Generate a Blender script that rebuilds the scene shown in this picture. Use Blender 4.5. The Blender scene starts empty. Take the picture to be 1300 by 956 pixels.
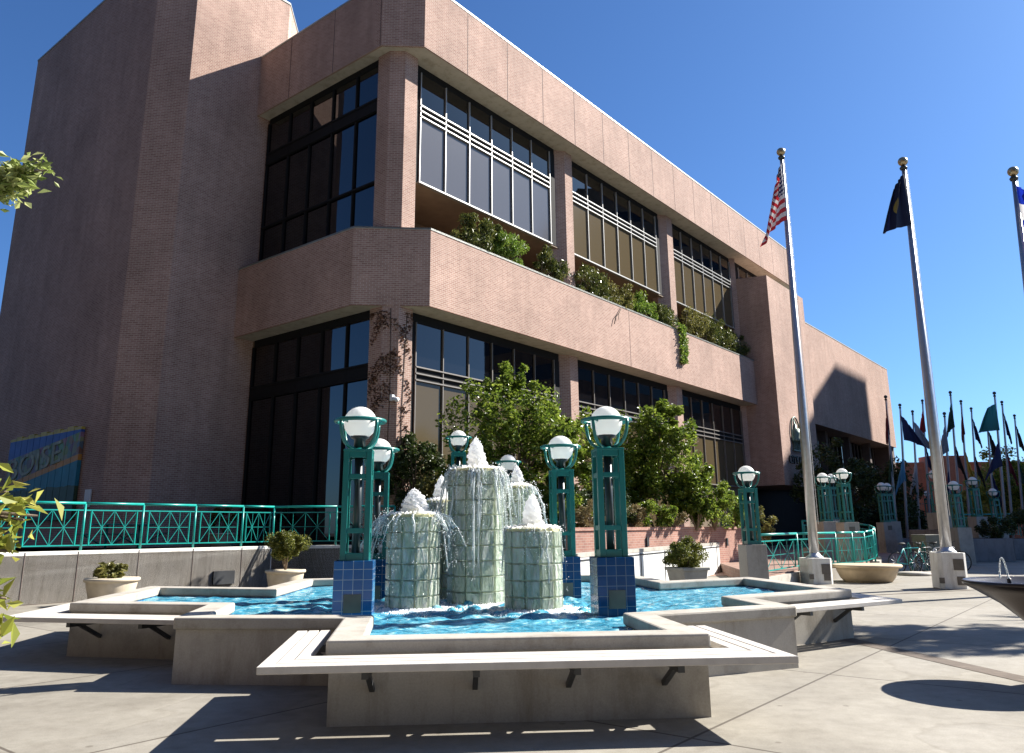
import bpy, bmesh, math, random
import numpy as np
from mathutils import Vector, Matrix
random.seed(7); rng=np.random.default_rng(7)
S=bpy.context.scene; COL=S.collection
PI=math.pi; rad=math.radians

# ---------------------------------------------------------------- camera maths (pixel -> place)
FOC=990.;CX,CY=650.,433.5
pitch=math.atan((673-433.5)/FOC); roll=rad(0.55); H=1.5
F0=Vector((0,math.cos(pitch),math.sin(pitch)));R0=Vector((1,0,0));U0=R0.cross(F0)
c_,s_=math.cos(roll),math.sin(roll)
CR=R0*c_-U0*s_; CU=R0*s_+U0*c_; CAM=Vector((0,0,H))
def ray(x,y): return F0*FOC+CR*(x-CX)+CU*(CY-y)
def gz(x,y,z=0.): r=ray(x,y); return CAM+r*((z-H)/r.z)
def gy(x,y,Y): r=ray(x,y); return CAM+r*(Y/r.y)
def onpl(x,y,P,n): r=ray(x,y); return CAM+r*((P-CAM).dot(n)/r.dot(n))
AZ=rad(38.6)
EU=Vector((math.sin(AZ),math.cos(AZ),0)); EV=Vector((-math.cos(AZ),math.sin(AZ),0))
AF=AZ-rad(45)
FY=Vector((math.sin(AF),math.cos(AF),0)); FX=Vector((math.cos(AF),-math.sin(AF),0))
P0=gy(547,291,25.); P0.z=0.
def W(u,v,z=0.): return P0+EU*u+EV*v+Vector((0,0,z))       # building frame -> world
def FW(x,y,z=0.): return FX*x+FY*y+Vector((0,0,z))         # fountain frame -> world
BROT=math.atan2(EU.y,EU.x); FROT=math.atan2(FX.y,FX.x)

# ---------------------------------------------------------------- materials
MAT={}
def newmat(n):
    m=bpy.data.materials.new(n); m.use_nodes=True; MAT[n]=m
    nt=m.node_tree; return m,nt,nt.nodes['Principled BSDF']
def N(nt,t,**k):
    n=nt.nodes.new(t)
    for a,b in k.items(): setattr(n,a,b)
    return n
def setp(b,**k):
    names={'rough':'Roughness','metal':'Metallic','spec':'Specular IOR Level','coat':'Coat Weight','trans':'Transmission Weight','ior':'IOR','sss':'Subsurface Weight'}
    for a,v in k.items(): b.inputs[names[a]].default_value=v
def mix(nt,fac,a,b,mode='MIX'):
    m=N(nt,'ShaderNodeMix',data_type='RGBA',blend_type=mode)
    for s,v in ((m.inputs[0],fac),(m.inputs[6],a),(m.inputs[7],b)):
        if hasattr(v,'links') or isinstance(v,bpy.types.NodeSocket): nt.links.new(v,s)
        elif isinstance(v,(int,float)): s.default_value=v
        else: s.default_value=(*v,1)
    return m.outputs[2]
def ramp(nt,src,stops,interp='LINEAR'):
    r=N(nt,'ShaderNodeValToRGB'); r.color_ramp.interpolation=interp
    e=r.color_ramp.elements
    while len(e)<len(stops): e.new(.5)
    for i,(p,c) in enumerate(stops):
        e[i].position=p; e[i].color=(*c,1) if len(c)==3 else c
    nt.links.new(src,r.inputs[0]); return r.outputs[0]
def noise(nt,scale,detail=4,rough=.55,coord='Object',out=0,dist=0.,sc=None):
    t=N(nt,'ShaderNodeTexCoord'); n=N(nt,'ShaderNodeTexNoise')
    n.inputs['Scale'].default_value=scale; n.inputs['Detail'].default_value=detail; n.inputs['Roughness'].default_value=rough
    n.inputs['Distortion'].default_value=dist
    if sc:
        mp=N(nt,'ShaderNodeMapping'); mp.inputs['Scale'].default_value=sc
        nt.links.new(t.outputs[coord],mp.inputs[0]); nt.links.new(mp.outputs[0],n.inputs['Vector'])
    else: nt.links.new(t.outputs[coord],n.inputs['Vector'])
    return n.outputs[out]
def bump(nt,b,src,strength=.3,dist=.01,prev=None):
    bm=N(nt,'ShaderNodeBump'); bm.inputs['Strength'].default_value=strength; bm.inputs['Distance'].default_value=dist
    nt.links.new(src,bm.inputs['Height'])
    if prev is not None: nt.links.new(prev,bm.inputs['Normal'])
    nt.links.new(bm.outputs[0],b.inputs['Normal']); return bm.outputs[0]
def simple(n,col,rough=.6,var=.12,scale=3.,metal=0.,bstr=0.,spec=.5,bscale=60.):
    m,nt,b=newmat(n)
    f=noise(nt,scale,5)
    c=ramp(nt,f,[(.3,tuple(max(0,x*(1-var)) for x in col)),(.7,tuple(min(1,x*(1+var)) for x in col))])
    nt.links.new(c,b.inputs['Base Color']); setp(b,rough=rough,metal=metal,spec=spec)
    if bstr: bump(nt,b,noise(nt,bscale,3),bstr,.01)
    return m
def brickmat(n,c1,c2,mort,bw=.2,rh=.068,ms=.006,off=.5,rough=.85,stain=.25,bstr=.5):
    m,nt,b=newmat(n)
    tc=N(nt,'ShaderNodeTexCoord'); br=N(nt,'ShaderNodeTexBrick'); br.offset=off
    nt.links.new(tc.outputs['UV'],br.inputs['Vector'])
    for i,c in (('Color1',c1),('Color2',c2),('Mortar',mort)): br.inputs[i].default_value=(*c,1)
    br.inputs['Scale'].default_value=1; br.inputs['Brick Width'].default_value=bw; br.inputs['Row Height'].default_value=rh
    br.inputs['Mortar Size'].default_value=ms; br.inputs['Mortar Smooth'].default_value=.2; br.inputs['Bias'].default_value=0
    f=noise(nt,.35,6,.6); f2=noise(nt,2.2,6,.7,sc=(1,1,.12))
    s=ramp(nt,f,[(.3,(1-stain,)*3),(.7,(1+stain*.4,)*3)])
    s2=ramp(nt,f2,[(.3,(1-stain*.7,)*3),(.65,(1.04,)*3)])
    c=mix(nt,1.,br.outputs['Color'],s,'MULTIPLY'); c=mix(nt,1.,c,s2,'MULTIPLY')
    nt.links.new(c,b.inputs['Base Color']); setp(b,rough=rough,spec=.12 if rough>.5 else .5)
    inv=N(nt,'ShaderNodeMath',operation='SUBTRACT'); inv.inputs[0].default_value=1; nt.links.new(br.outputs['Fac'],inv.inputs[1])
    bump(nt,b,inv.outputs[0],bstr*.4,.004)
    return m
def concrete(n,col,stain=.35,rough=.85,streak=True,bstr=.25):
    m,nt,b=newmat(n)
    f=noise(nt,.9,8,.7); f2=noise(nt,3.2,7,.7,sc=(1,1,.22) if streak else (1,1,1)); f3=noise(nt,70,3)
    base=ramp(nt,f,[(.28,tuple(x*(1-stain) for x in col)),(.5,col),(.75,tuple(min(1,x*1.12) for x in col))])
    st=ramp(nt,f2,[(.25,(.62,.58,.52)),(.5,(.97,.96,.95)),(.8,(1.03,1.03,1.03))])
    g=ramp(nt,f3,[(.3,(.9,.9,.9)),(.7,(1.05,1.05,1.05))])
    c=mix(nt,1.,base,st,'MULTIPLY'); c=mix(nt,1.,c,g,'MULTIPLY')
    nt.links.new(c,b.inputs['Base Color']); setp(b,rough=rough,spec=.3)
    bump(nt,b,f3,bstr,.002)
    return m
BR1,BR2,BMO=(.42,.27,.215),(.32,.19,.15),(.54,.45,.385)
brickmat('brick',BR1,BR2,BMO,ms=.008,stain=.22)
brickmat('brick_low',(.46,.25,.19),(.37,.19,.15),(.5,.4,.34),stain=.3)
brickmat('brick_red',(.50,.20,.13),(.42,.16,.10),(.45,.28,.2),stain=.3)
brickmat('brick_paving',(.33,.21,.165),(.27,.165,.13),(.30,.24,.2),bw=.2,rh=.1,ms=.006)
brickmat('dark_paving',(.17,.14,.115),(.14,.115,.095),(.12,.1,.085),bw=.2,rh=.1,ms=.006)
brickmat('office_cladding',(.30,.23,.17),(.27,.2,.15),(.2,.16,.13),bw=1.5,rh=3.4,ms=.05)
brickmat('dark_cladding',(.10,.07,.055),(.085,.06,.045),(.06,.05,.04),bw=.4,rh=.2,ms=.01)
brickmat('pool_tile',(.014,.105,.28),(.02,.135,.35),(.42,.46,.5),bw=.115,rh=.115,ms=.0035,off=0.,rough=.12,stain=.25,bstr=.2)
concrete('concrete',(.36,.35,.32)); concrete('coping',(.40,.375,.33),.3,streak=False); concrete('wall_concrete',(.76,.74,.69),.15,bstr=.05)
concrete('basin_concrete',(.42,.39,.34),.4)
concrete('soffit',(.50,.46,.37),.12,streak=False)
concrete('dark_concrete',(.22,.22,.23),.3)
simple('cap_metal',(.33,.34,.31),.45,.1,metal=.3)
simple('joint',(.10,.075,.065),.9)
simple('teal_sunlit',(.008,.27,.235),.32,.12,6)  # lighter teal than the lamps, sunlight on the rails put into its colour
simple('teal',(.005,.145,.128),.32,.12,6,bstr=.05)
simple('dark_pole',(.02,.03,.035),.35)
simple('far_pole',(.26,.26,.27),.45)
simple('gunmetal',(.035,.037,.04),.45,.2)
simple('aluminium',(.55,.56,.57),.38,.06,metal=.85)
simple('window_alu',(.38,.38,.37),.4,.06,metal=.35)
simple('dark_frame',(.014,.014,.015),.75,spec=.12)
simple('pole_alu',(.42,.42,.43),.36,.08,8,metal=.75)
simple('gold',(.42,.33,.2),.3,.05,metal=.8)
simple('cream_pot',(.52,.45,.34),.7,.12,5,bstr=.1)
simple('grey_pot',(.34,.33,.29),.8,.15,5,bstr=.15)
simple('tan_pot',(.44,.34,.22),.75,.12,5,bstr=.1)
simple('soil',(.06,.04,.028),.95,.3,8,bstr=.5)
simple('bark',(.16,.12,.085),.9,.3,14,bstr=.6,bscale=30)
simple('bark_dark',(.07,.05,.035),.9,.3,14,bstr=.5)
simple('white_plastic',(.75,.75,.74),.4,.04)
simple('black_rubber',(.02,.02,.02),.7)
simple('bronze_dark',(.028,.022,.022),.3,.25,4,metal=.5,bstr=.1)
simple('bench_slat',(.50,.465,.42),.65,.1,7,bstr=.15)
simple('letter_black',(.02,.02,.02),.5)
simple('verdigris',(.10,.15,.12),.5,.25,5,metal=.3)
simple('plaque',(.13,.11,.09),.5,.2,metal=.3)
simple('white_panel',(.66,.66,.63),.6,.07,3)
simple('pale_grout',(.66,.70,.52),.7,.25,9,bstr=.2)
simple('yellow_stone',(.60,.55,.30),.6,.25,9)
simple('red_paint',(.6,.03,.02),.5)
simple('bike_white',(.75,.75,.76),.3); simple('bike_teal',(.05,.4,.4),.35)
simple('bin_brown',(.13,.12,.085),.6,.2)
simple('dark_void',(.006,.006,.006),.9)
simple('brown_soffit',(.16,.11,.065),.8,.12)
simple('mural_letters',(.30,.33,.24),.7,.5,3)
simple('shaded_alu',(.17,.155,.14),.5,.1)  # window aluminium darkened, the overhang's shade painted into the lower frames
simple('asphalt',(.05,.05,.052),.9,.2,2,bstr=.3)
# lamp globe
m,nt,b=newmat('opal'); b.inputs['Base Color'].default_value=(.93,.93,.91,1); setp(b,rough=.25,spec=.3)
t_=N(nt,'ShaderNodeBsdfTranslucent'); t_.inputs[0].default_value=(.96,.96,.94,1); ms_=N(nt,'ShaderNodeMixShader'); ms_.inputs[0].default_value=.5
o_=[x for x in nt.nodes if x.type=='OUTPUT_MATERIAL'][0]
nt.links.new(b.outputs[0],ms_.inputs[1]); nt.links.new(t_.outputs[0],ms_.inputs[2]); nt.links.new(ms_.outputs[0],o_.inputs[0])
# paving: concrete slabs with joints
m,nt,b=newmat('paving')
tc=N(nt,'ShaderNodeTexCoord'); mp=N(nt,'ShaderNodeMapping'); mp.inputs['Rotation'].default_value=(0,0,-BROT); mp.inputs['Location'].default_value=(.7,.3,0)
nt.links.new(tc.outputs['Object'],mp.inputs[0])
br=N(nt,'ShaderNodeTexBrick'); br.offset=0.; nt.links.new(mp.outputs[0],br.inputs['Vector'])
br.inputs['Color1'].default_value=(.27,.25,.215,1); br.inputs['Color2'].default_value=(.235,.218,.188,1); br.inputs['Mortar'].default_value=(.10,.085,.07,1)
br.inputs['Scale'].default_value=1; br.inputs['Brick Width'].default_value=3.2; br.inputs['Row Height'].default_value=3.2; br.inputs['Mortar Size'].default_value=.014
f=noise(nt,.5,8,.7); f2=noise(nt,6,6,.7); f3=noise(nt,90,2)
c=mix(nt,1.,br.outputs['Color'],ramp(nt,f,[(.3,(.74,.73,.71)),(.6,(1.05,1.05,1.04))]),'MULTIPLY')
c=mix(nt,1.,c,ramp(nt,f2,[(.25,(.8,.79,.77)),(.6,(1.03,1.03,1.03))]),'MULTIPLY')
c=mix(nt,1.,c,ramp(nt,f3,[(.3,(.88,.88,.88)),(.7,(1.08,1.08,1.08))]),'MULTIPLY')
vo=N(nt,'ShaderNodeTexVoronoi'); vo.inputs['Scale'].default_value=2.3; nt.links.new(tc.outputs['Object'],vo.inputs['Vector'])
c=mix(nt,1.,c,ramp(nt,vo.outputs['Distance'],[(.0,(.62,.6,.58)),(.055,(.7,.68,.66)),(.075,(1,1,1))]),'MULTIPLY')
ws=noise(nt,.22,3,.5,dist=2.); c=mix(nt,1.,c,ramp(nt,ws,[(.35,(.86,.85,.83)),(.5,(1.04,1.04,1.03)),(.512,(.9,.89,.87)),(.53,(1,1,1))]),'MULTIPLY')
nt.links.new(c,b.inputs['Base Color']); setp(b,rough=.8,spec=.3)
nb=bump(nt,b,f3,.25,.004); bump(nt,b,f2,.15,.02,nb)
# glass kinds
def glass(n,col,rough,spec=1.,wav=.02,ior=1.6):
    m,nt,b=newmat(n); b.inputs['Base Color'].default_value=(*col,1); setp(b,rough=rough,spec=spec,ior=ior)
    bump(nt,b,noise(nt,.35,2,sc=(1,1,.6)),wav,.3); return m
glass('tinted_glass',(.004,.004,.005),.015,.5,.02,1.6)
glass('grey_glass',(.085,.083,.09),.10,.6,.01,1.5)
glass('bronze_glass',(.085,.064,.034),.16,.4,.01,1.45)
# water
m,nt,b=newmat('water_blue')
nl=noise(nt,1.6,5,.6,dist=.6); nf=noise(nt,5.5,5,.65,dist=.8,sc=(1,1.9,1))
c=ramp(nt,nf,[(.30,(.012,.11,.19)),(.44,(.03,.22,.35)),(.56,(.12,.39,.50)),(.68,(.52,.68,.74))])  # pale stops paint ripple glints into the water colour
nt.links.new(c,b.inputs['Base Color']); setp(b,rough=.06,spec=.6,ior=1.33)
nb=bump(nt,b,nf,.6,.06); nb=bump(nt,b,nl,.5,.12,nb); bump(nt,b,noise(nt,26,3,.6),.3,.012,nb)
m,nt,b=newmat('froth'); b.inputs['Base Color'].default_value=(.95,.96,.97,1); setp(b,rough=.35); bump(nt,b,noise(nt,60,4),.5,.01)
t_=N(nt,'ShaderNodeBsdfTranslucent'); t_.inputs[0].default_value=(.97,.97,.98,1); ms_=N(nt,'ShaderNodeMixShader'); ms_.inputs[0].default_value=.55
o_=[x for x in nt.nodes if x.type=='OUTPUT_MATERIAL'][0]
nt.links.new(b.outputs[0],ms_.inputs[1]); nt.links.new(t_.outputs[0],ms_.inputs[2]); nt.links.new(ms_.outputs[0],o_.inputs[0])
m,nt,b=newmat('falling_water'); b.inputs['Base Color'].default_value=(.82,.87,.87,1); setp(b,rough=.12,trans=.55,ior=1.33); bump(nt,b,noise(nt,40,4),.6,.02)
# glass block
m,nt,b=newmat('glass_block')
f=noise(nt,9,4,.6,dist=1.2,sc=(1,1,.3)); f2=noise(nt,2.,3)
c=ramp(nt,f,[(.3,(.42,.52,.38)),(.48,(.74,.82,.68)),(.62,(.97,.98,.92))])  # pale streaks paint the blocks' wavy reflections into the base colour
nt.links.new(c,b.inputs['Base Color']); setp(b,rough=.05,trans=.55,ior=1.5,spec=.8)
nb=bump(nt,b,f,1.,.09); bump(nt,b,noise(nt,28,3),.6,.015,nb)
# foliage
def leafmat(n,dark,mid,light,transl=.3,rough=.45,seed=0):
    m,nt,b=newmat(n)
    g=N(nt,'ShaderNodeNewGeometry'); f=noise(nt,1.3+seed*.1,4)
    mx=N(nt,'ShaderNodeMath',operation='MULTIPLY_ADD'); nt.links.new(g.outputs['Random Per Island'],mx.inputs[0]); mx.inputs[1].default_value=.6
    sc=N(nt,'ShaderNodeMath',operation='MULTIPLY'); nt.links.new(f,sc.inputs[0]); sc.inputs[1].default_value=.5
    nt.links.new(sc.outputs[0],mx.inputs[2])
    c=ramp(nt,mx.outputs[0],[(.15,dark),(.5,mid),(.85,light)])
    nt.links.new(c,b.inputs['Base Color']); setp(b,rough=rough,spec=.4)
    t=N(nt,'ShaderNodeBsdfTranslucent'); nt.links.new(c,t.inputs[0])
    ms=N(nt,'ShaderNodeMixShader'); ms.inputs[0].default_value=transl
    o=[x for x in nt.nodes if x.type=='OUTPUT_MATERIAL'][0]
    nt.links.new(b.outputs[0],ms.inputs[1]); nt.links.new(t.outputs[0],ms.inputs[2]); nt.links.new(ms.outputs[0],o.inputs[0])
    return m
leafmat('leaf_tree',(.035,.07,.008),(.12,.18,.02),(.30,.36,.06),.45,.3)
leafmat('leaf_balcony',(.02,.035,.006),(.075,.10,.02),(.22,.22,.06),.3,.3)
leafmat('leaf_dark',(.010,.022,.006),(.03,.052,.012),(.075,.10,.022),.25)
leafmat('leaf_olive',(.05,.06,.012),(.14,.14,.035),(.28,.25,.08),.4,.4)
leafmat('leaf_straw',(.14,.12,.05),(.26,.21,.10),(.40,.32,.16),.25)
leafmat('leaf_bright',(.05,.10,.012),(.13,.22,.03),(.28,.36,.06),.4)
leafmat('leaf_conifer',(.05,.07,.01),(.12,.14,.02),(.25,.24,.04),.2)
leafmat('leaf_pale',(.12,.17,.03),(.27,.33,.09),(.48,.50,.22),.45)
leafmat('leaf_yellow',(.14,.18,.02),(.28,.30,.05),(.45,.42,.10),.4)
leafmat('leaf_vine',(.05,.028,.02),(.11,.055,.035),(.17,.09,.05),.2)

# ---------------------------------------------------------------- mesh builder
class MB:
    def __init__(s): s.v=[];s.f=[];s.sm=[]
    def add(s,vs,fs,smooth=False):
        o=len(s.v); s.v+= [tuple(p) for p in vs]; s.f+=[tuple(i+o for i in f) for f in fs]; s.sm+=[smooth]*len(fs); return s
    def box(s,c,d,rz=0.):
        cx,cy,cz=c; hx,hy,hz=d[0]/2,d[1]/2,d[2]/2; a,b=math.cos(rz),math.sin(rz); vs=[]
        for z in (-hz,hz):
            for x,y in ((-hx,-hy),(hx,-hy),(hx,hy),(-hx,hy)): vs.append((cx+x*a-y*b,cy+x*b+y*a,cz+z))
        return s.add(vs,[(0,3,2,1),(4,5,6,7),(0,1,5,4),(1,2,6,5),(2,3,7,6),(3,0,4,7)])
    def bb(s,x0,x1,y0,y1,z0,z1): return s.box(((x0+x1)/2,(y0+y1)/2,(z0+z1)/2),(x1-x0,y1-y0,z1-z0))
    def prism(s,pts,z0,z1):
        n=len(pts); A=sum(pts[i][0]*pts[(i+1)%n][1]-pts[(i+1)%n][0]*pts[i][1] for i in range(n))
        if A<0: pts=list(reversed(pts))
        zb=z0 if callable(z0) else (lambda x,y:z0); zt=z1 if callable(z1) else (lambda x,y:z1)
        vs=[(p[0],p[1],zb(p[0],p[1])) for p in pts]+[(p[0],p[1],zt(p[0],p[1])) for p in pts]
        return s.add(vs,[tuple(range(n-1,-1,-1)),tuple(range(n,2*n))]+[(i,(i+1)%n,(i+1)%n+n,i+n) for i in range(n)])
    def ringp(s,out,inn,z0,z1):   # closed band between two polygons with the same count
        n=len(out); vs=[(*p,z0) for p in out]+[(*p,z1) for p in out]+[(*p,z0) for p in inn]+[(*p,z1) for p in inn]; f=[]
        for i in range(n):
            j=(i+1)%n
            f+=[(i,j,j+n,i+n),(i+n,j+n,j+3*n,i+3*n),(j+2*n,i+2*n,i+3*n,j+3*n),(i+2*n,j+2*n,j,i)]
        return s.add(vs,f)
    def tube(s,pts,r,n=8,smooth=True,caps=True):
        pts=[Vector(p) for p in pts]; m=len(pts); rs=r if isinstance(r,(list,tuple)) else [r]*m
        vs=[];fs=[];prev=None
        for i,p in enumerate(pts):
            t=(pts[min(i+1,m-1)]-pts[max(i-1,0)])
            t=t.normalized() if t.length>1e-9 else Vector((0,0,1))
            if prev is None:
                a=Vector((0,0,1)) if abs(t.z)<.9 else Vector((1,0,0)); x=t.cross(a).normalized()
            else:
                x=prev-t*prev.dot(t); x=x.normalized() if x.length>1e-6 else t.orthogonal().normalized()
            prev=x; y=t.cross(x)
            for k in range(n):
                an=2*PI*k/n; vs.append(p+(x*math.cos(an)+y*math.sin(an))*rs[i])
        for i in range(m-1):
            for k in range(n):
                a=i*n+k;b=i*n+(k+1)%n; fs.append((a,b,b+n,a+n))
        if caps: fs+=[tuple(range(n-1,-1,-1)),tuple(range((m-1)*n,m*n))]
        return s.add(vs,fs,smooth)
    def bar(s,a,b,w,h=None):      # square bar between two points
        a=Vector(a);b=Vector(b); h=h or w; t=(b-a).normalized()
        up=Vector((0,0,1)) if abs(t.z)<.95 else Vector((1,0,0))
        x=t.cross(up).normalized()*w/2; y=x.cross(t).normalized()*h/2
        vs=[p+q for p in (a,b) for q in (-x-y,x-y,x+y,-x+y)]
        return s.add(vs,[(3,2,1,0),(4,5,6,7),(0,1,5,4),(1,2,6,5),(2,3,7,6),(3,0,4,7)])
    def lathe(s,prof,n=24,c=(0,0,0),smooth=True):
        vs=[];fs=[]
        for r,z in prof:
            for k in range(n):
                a=2*PI*k/n; vs.append((c[0]+r*math.cos(a),c[1]+r*math.sin(a),c[2]+z))
        for i in range(len(prof)-1):
            for k in range(n):
                a=i*n+k;b=i*n+(k+1)%n; fs.append((a,b,b+n,a+n))
        fs+=[tuple(range(n-1,-1,-1)),tuple(range((len(prof)-1)*n,len(prof)*n))]
        return s.add(vs,fs,smooth)
    def sphere(s,c,r,n=24,m=14,sq=(1,1,1)):
        prof=[(max(1e-4,math.sin(PI*i/m)),-math.cos(PI*i/m)) for i in range(m+1)]
        t=MB().lathe(prof,n); return s.add([(c[0]+v[0]*r*sq[0],c[1]+v[1]*r*sq[1],c[2]+v[2]*r*sq[2]) for v in t.v],t.f,True)
    def ring(s,c,R,r,n=28,k=8,sz=1.):
        vs=[];fs=[]
        for i in range(n):
            a=2*PI*i/n
            for j in range(k):
                b=2*PI*j/k; q=R+r*math.cos(b); vs.append((c[0]+q*math.cos(a),c[1]+q*math.sin(a),c[2]+r*math.sin(b)*sz))
        for i in range(n):
            for j in range(k):
                fs.append((i*k+j,((i+1)%n)*k+j,((i+1)%n)*k+(j+1)%k,i*k+(j+1)%k))
        return s.add(vs,fs,True)
    def build(s,name,mat,parent=None,bevel=0.,loc=None,rz=0.):
        me=bpy.data.meshes.new(name); me.from_pydata(s.v,[],s.f); me.polygons.foreach_set('use_smooth',s.sm)
        # box-projected UVs in metres
        uv=me.uv_layers.new(name='UVMap'); nv=np.array(s.v,dtype=float).reshape(-1,3)
        li=np.zeros(len(me.loops),dtype=np.int32); me.loops.foreach_get('vertex_index',li)
        me.update(); nm=np.zeros(len(me.polygons)*3); me.polygons.foreach_get('normal',nm); nm=nm.reshape(-1,3)
        lt=np.zeros(len(me.polygons),dtype=np.int32); me.polygons.foreach_get('loop_total',lt)
        pn=np.repeat(nm,lt,axis=0); co=nv[li]
        hor=np.abs(pn[:,2])>.7; l=np.hypot(pn[:,0],pn[:,1])+1e-9
        tx,ty=-pn[:,1]/l,pn[:,0]/l
        uu=np.where(hor,co[:,0],co[:,0]*tx+co[:,1]*ty); vv=np.where(hor,co[:,1],co[:,2])
        uv.data.foreach_set('uv',np.stack([uu,vv],1).astype(np.float32).ravel())
        o=bpy.data.objects.new(name,me); COL.objects.link(o)
        if mat: me.materials.append(MAT[mat])
        if parent: o.parent=parent
        if loc is not None: o.location=loc
        o.rotation_euler.z=rz
        if bevel:
            md=o.modifiers.new('bevel','BEVEL'); md.width=bevel; md.segments=2; md.limit_method='ANGLE'
        return o
def tag(o,label=None,cat=None,group=None,kind=None):
    if label: o['label']=label
    if cat: o['category']=cat
    if group: o['group']=group
    if kind: o['kind']=kind
    return o
def thing(name,label,cat,loc=(0,0,0),rz=0.,group=None):
    o=bpy.data.objects.new(name,None); COL.objects.link(o); o.location=loc; o.rotation_euler.z=rz; o.empty_display_size=.2
    return tag(o,label,cat,group)
def kids(o): return [c for c in bpy.data.objects if c.parent==o]
def copy_tree(o,parent=None):
    ch=kids(o); c=o.copy(); COL.objects.link(c)
    if parent: c.parent=parent
    for k in ch: copy_tree(k,c)
    return c
def fastmesh(name,verts,quads,mat,parent=None,loc=None,smooth=False):
    me=bpy.data.meshes.new(name); nv=len(verts); nq=len(quads); k=quads.shape[1]
    me.vertices.add(nv); me.vertices.foreach_set('co',verts.astype(np.float32).ravel())
    me.loops.add(nq*k); me.loops.foreach_set('vertex_index',quads.astype(np.int32).ravel())
    me.polygons.add(nq); me.polygons.foreach_set('loop_start',np.arange(0,nq*k,k,dtype=np.int32)); me.polygons.foreach_set('loop_total',np.full(nq,k,dtype=np.int32))
    me.polygons.foreach_set('use_smooth',np.full(nq,smooth)); me.update(); me.validate()
    me.materials.append(MAT[mat]); o=bpy.data.objects.new(name,me); COL.objects.link(o)
    if parent: o.parent=parent
    if loc is not None: o.location=loc
    return o
def leafmesh(name,cent,size,mat,parent=None,loc=None,aspect=.5,updir=.4,long=None):
    """cent: Nx3; each leaf a folded pointed blade"""
    n=len(cent); d=rng.normal(size=(n,3)); d[:,2]*=.6
    if long is not None: d=d*.45+long
    d/=np.linalg.norm(d,axis=1)[:,None]
    nn=rng.normal(size=(n,3)); nn[:,2]+=updir*2; s=np.cross(d,nn); s/=np.linalg.norm(s,axis=1)[:,None]+1e-9
    up=np.cross(s,d); sz=size*rng.uniform(.6,1.3,size=(n,1))
    a=cent-d*sz*.5; b=cent+s*sz*aspect*.5+up*sz*.12; c=cent+d*sz*.55-up*sz*.05; e=cent-s*sz*aspect*.5+up*sz*.12
    V=np.stack([a,b,c,e],1).reshape(-1,3); i=np.arange(n)*4
    Q=np.concatenate([np.stack([i,i+1,i+2],1),np.stack([i,i+2,i+3],1)])
    return fastmesh(name,V,Q,mat,parent,loc)
def clumps(c,r,n,k,cr=.28,shell=.55,flat=1.):
    """n leaf centres in k clumps inside ellipsoid c,r"""
    c=np.array(c,float); r=np.array(r,float); p=rng.normal(size=(k,3)); p/=np.linalg.norm(p,axis=1)[:,None]
    p*=rng.uniform(shell,1,size=(k,1))**.7; cc=c+p*r
    idx=rng.integers(0,k,n); rr=cr*rng.uniform(.5,1.25,size=k)
    q=rng.normal(size=(n,3)); q/=np.linalg.norm(q,axis=1)[:,None]; q*=rng.uniform(0,1,size=(n,1))**.5
    q[:,2]*=flat
    return cc[idx]+q*rr[idx][:,None]*r.mean()

# ---------------------------------------------------------------- ground and setting
g=MB().add([(-600,-400,-.12),(600,-400,-.12),(600,1200,-.12),(-600,1200,-.12)],[(0,1,2,3)]).build('street_ground','asphalt'); tag(g,kind='structure')
g=MB().bb(-17,34,-9,75,-.12,0).build('plaza_ground','paving'); tag(g,kind='structure')
bp=[gz(1151,829),gz(1310,865)]; dd=(bp[1]-bp[0]).normalized(); nn_=Vector((-dd.y,dd.x,0))*.13
a0=bp[0]-dd*5.; b0=bp[1]+dd*3
st=MB().add([a0-nn_+Vector((0,0,.004)),b0-nn_+Vector((0,0,.004)),b0+nn_+Vector((0,0,.004)),a0+nn_+Vector((0,0,.004))],[(0,1,2,3)])
a1=gz(1239,749)+Vector((0,0,.004)); b1=gz(1081,757)+Vector((0,0,.004)); d1=(b1-a1).normalized(); n1=Vector((-d1.y,d1.x,0))*.06; a1-=d1*14
st.add([a1-n1,a1+n1,b1+n1,b1-n1],[(0,1,2,3)])  # dark quad painting the right-edge flagpole's cast shadow across the paving
tag(st.build('strip_and_pole_shadow','dark_paving'),kind='structure')
# raised terrace left (behind the retaining wall) and terrace at the right
K=gy(345,693,22.7); K.z=0
kx=FX
TZ=1.05
Lp=[K-EU*16, K, K+FX*8.2]
ter=[(p.x,p.y) for p in Lp]+[(W(-.2,.2).x,W(-.2,.2).y),(W(30,1).x,W(30,1).y),(W(30,40).x,W(30,40).y),(W(-60,40).x,W(-60,40).y),((K-EU*16+EV*40).x,(K-EU*16+EV*40).y)]
tag(MB().prism(ter,-.1,TZ).build('terrace_ground','dark_paving'),kind='structure')
RT=.33   # right terrace level
rt=[gy(966,725,19.9),gy(1015,721.5,23.0),gy(1064,718.5,24.4),gy(1085,715,25.0),gy(1100,710,25.8),gy(1108,700,26.9),gy(1110,696,28.2)]
far_r=[W(60,-9),W(60,3),W(22,3),W(8,-1.5)]
rtp=[(p.x,p.y) for p in rt]+[(p.x,p.y) for p in far_r]+[tuple(gz(870,700,RT).xy)]
tag(MB().prism(rtp,-.1,RT).build('upper_plaza_ground','brick_paving',bevel=.01),kind='structure')
# brick ramp climbing from the plaza to the upper plaza
ra,rb=gz(806,733,.0),gz(945,731,.0); rc,rd=gz(948,700,RT+.02),gz(868,700,RT+.02)
ra2=gy(745,735,ra.y+1); ra2.z=0
tag(MB().add([ra+Vector((0,0,.01)),rb+Vector((0,0,.01)),rc,rd],[(0,1,2,3)]).build('ramp','brick_paving'),kind='structure')

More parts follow.
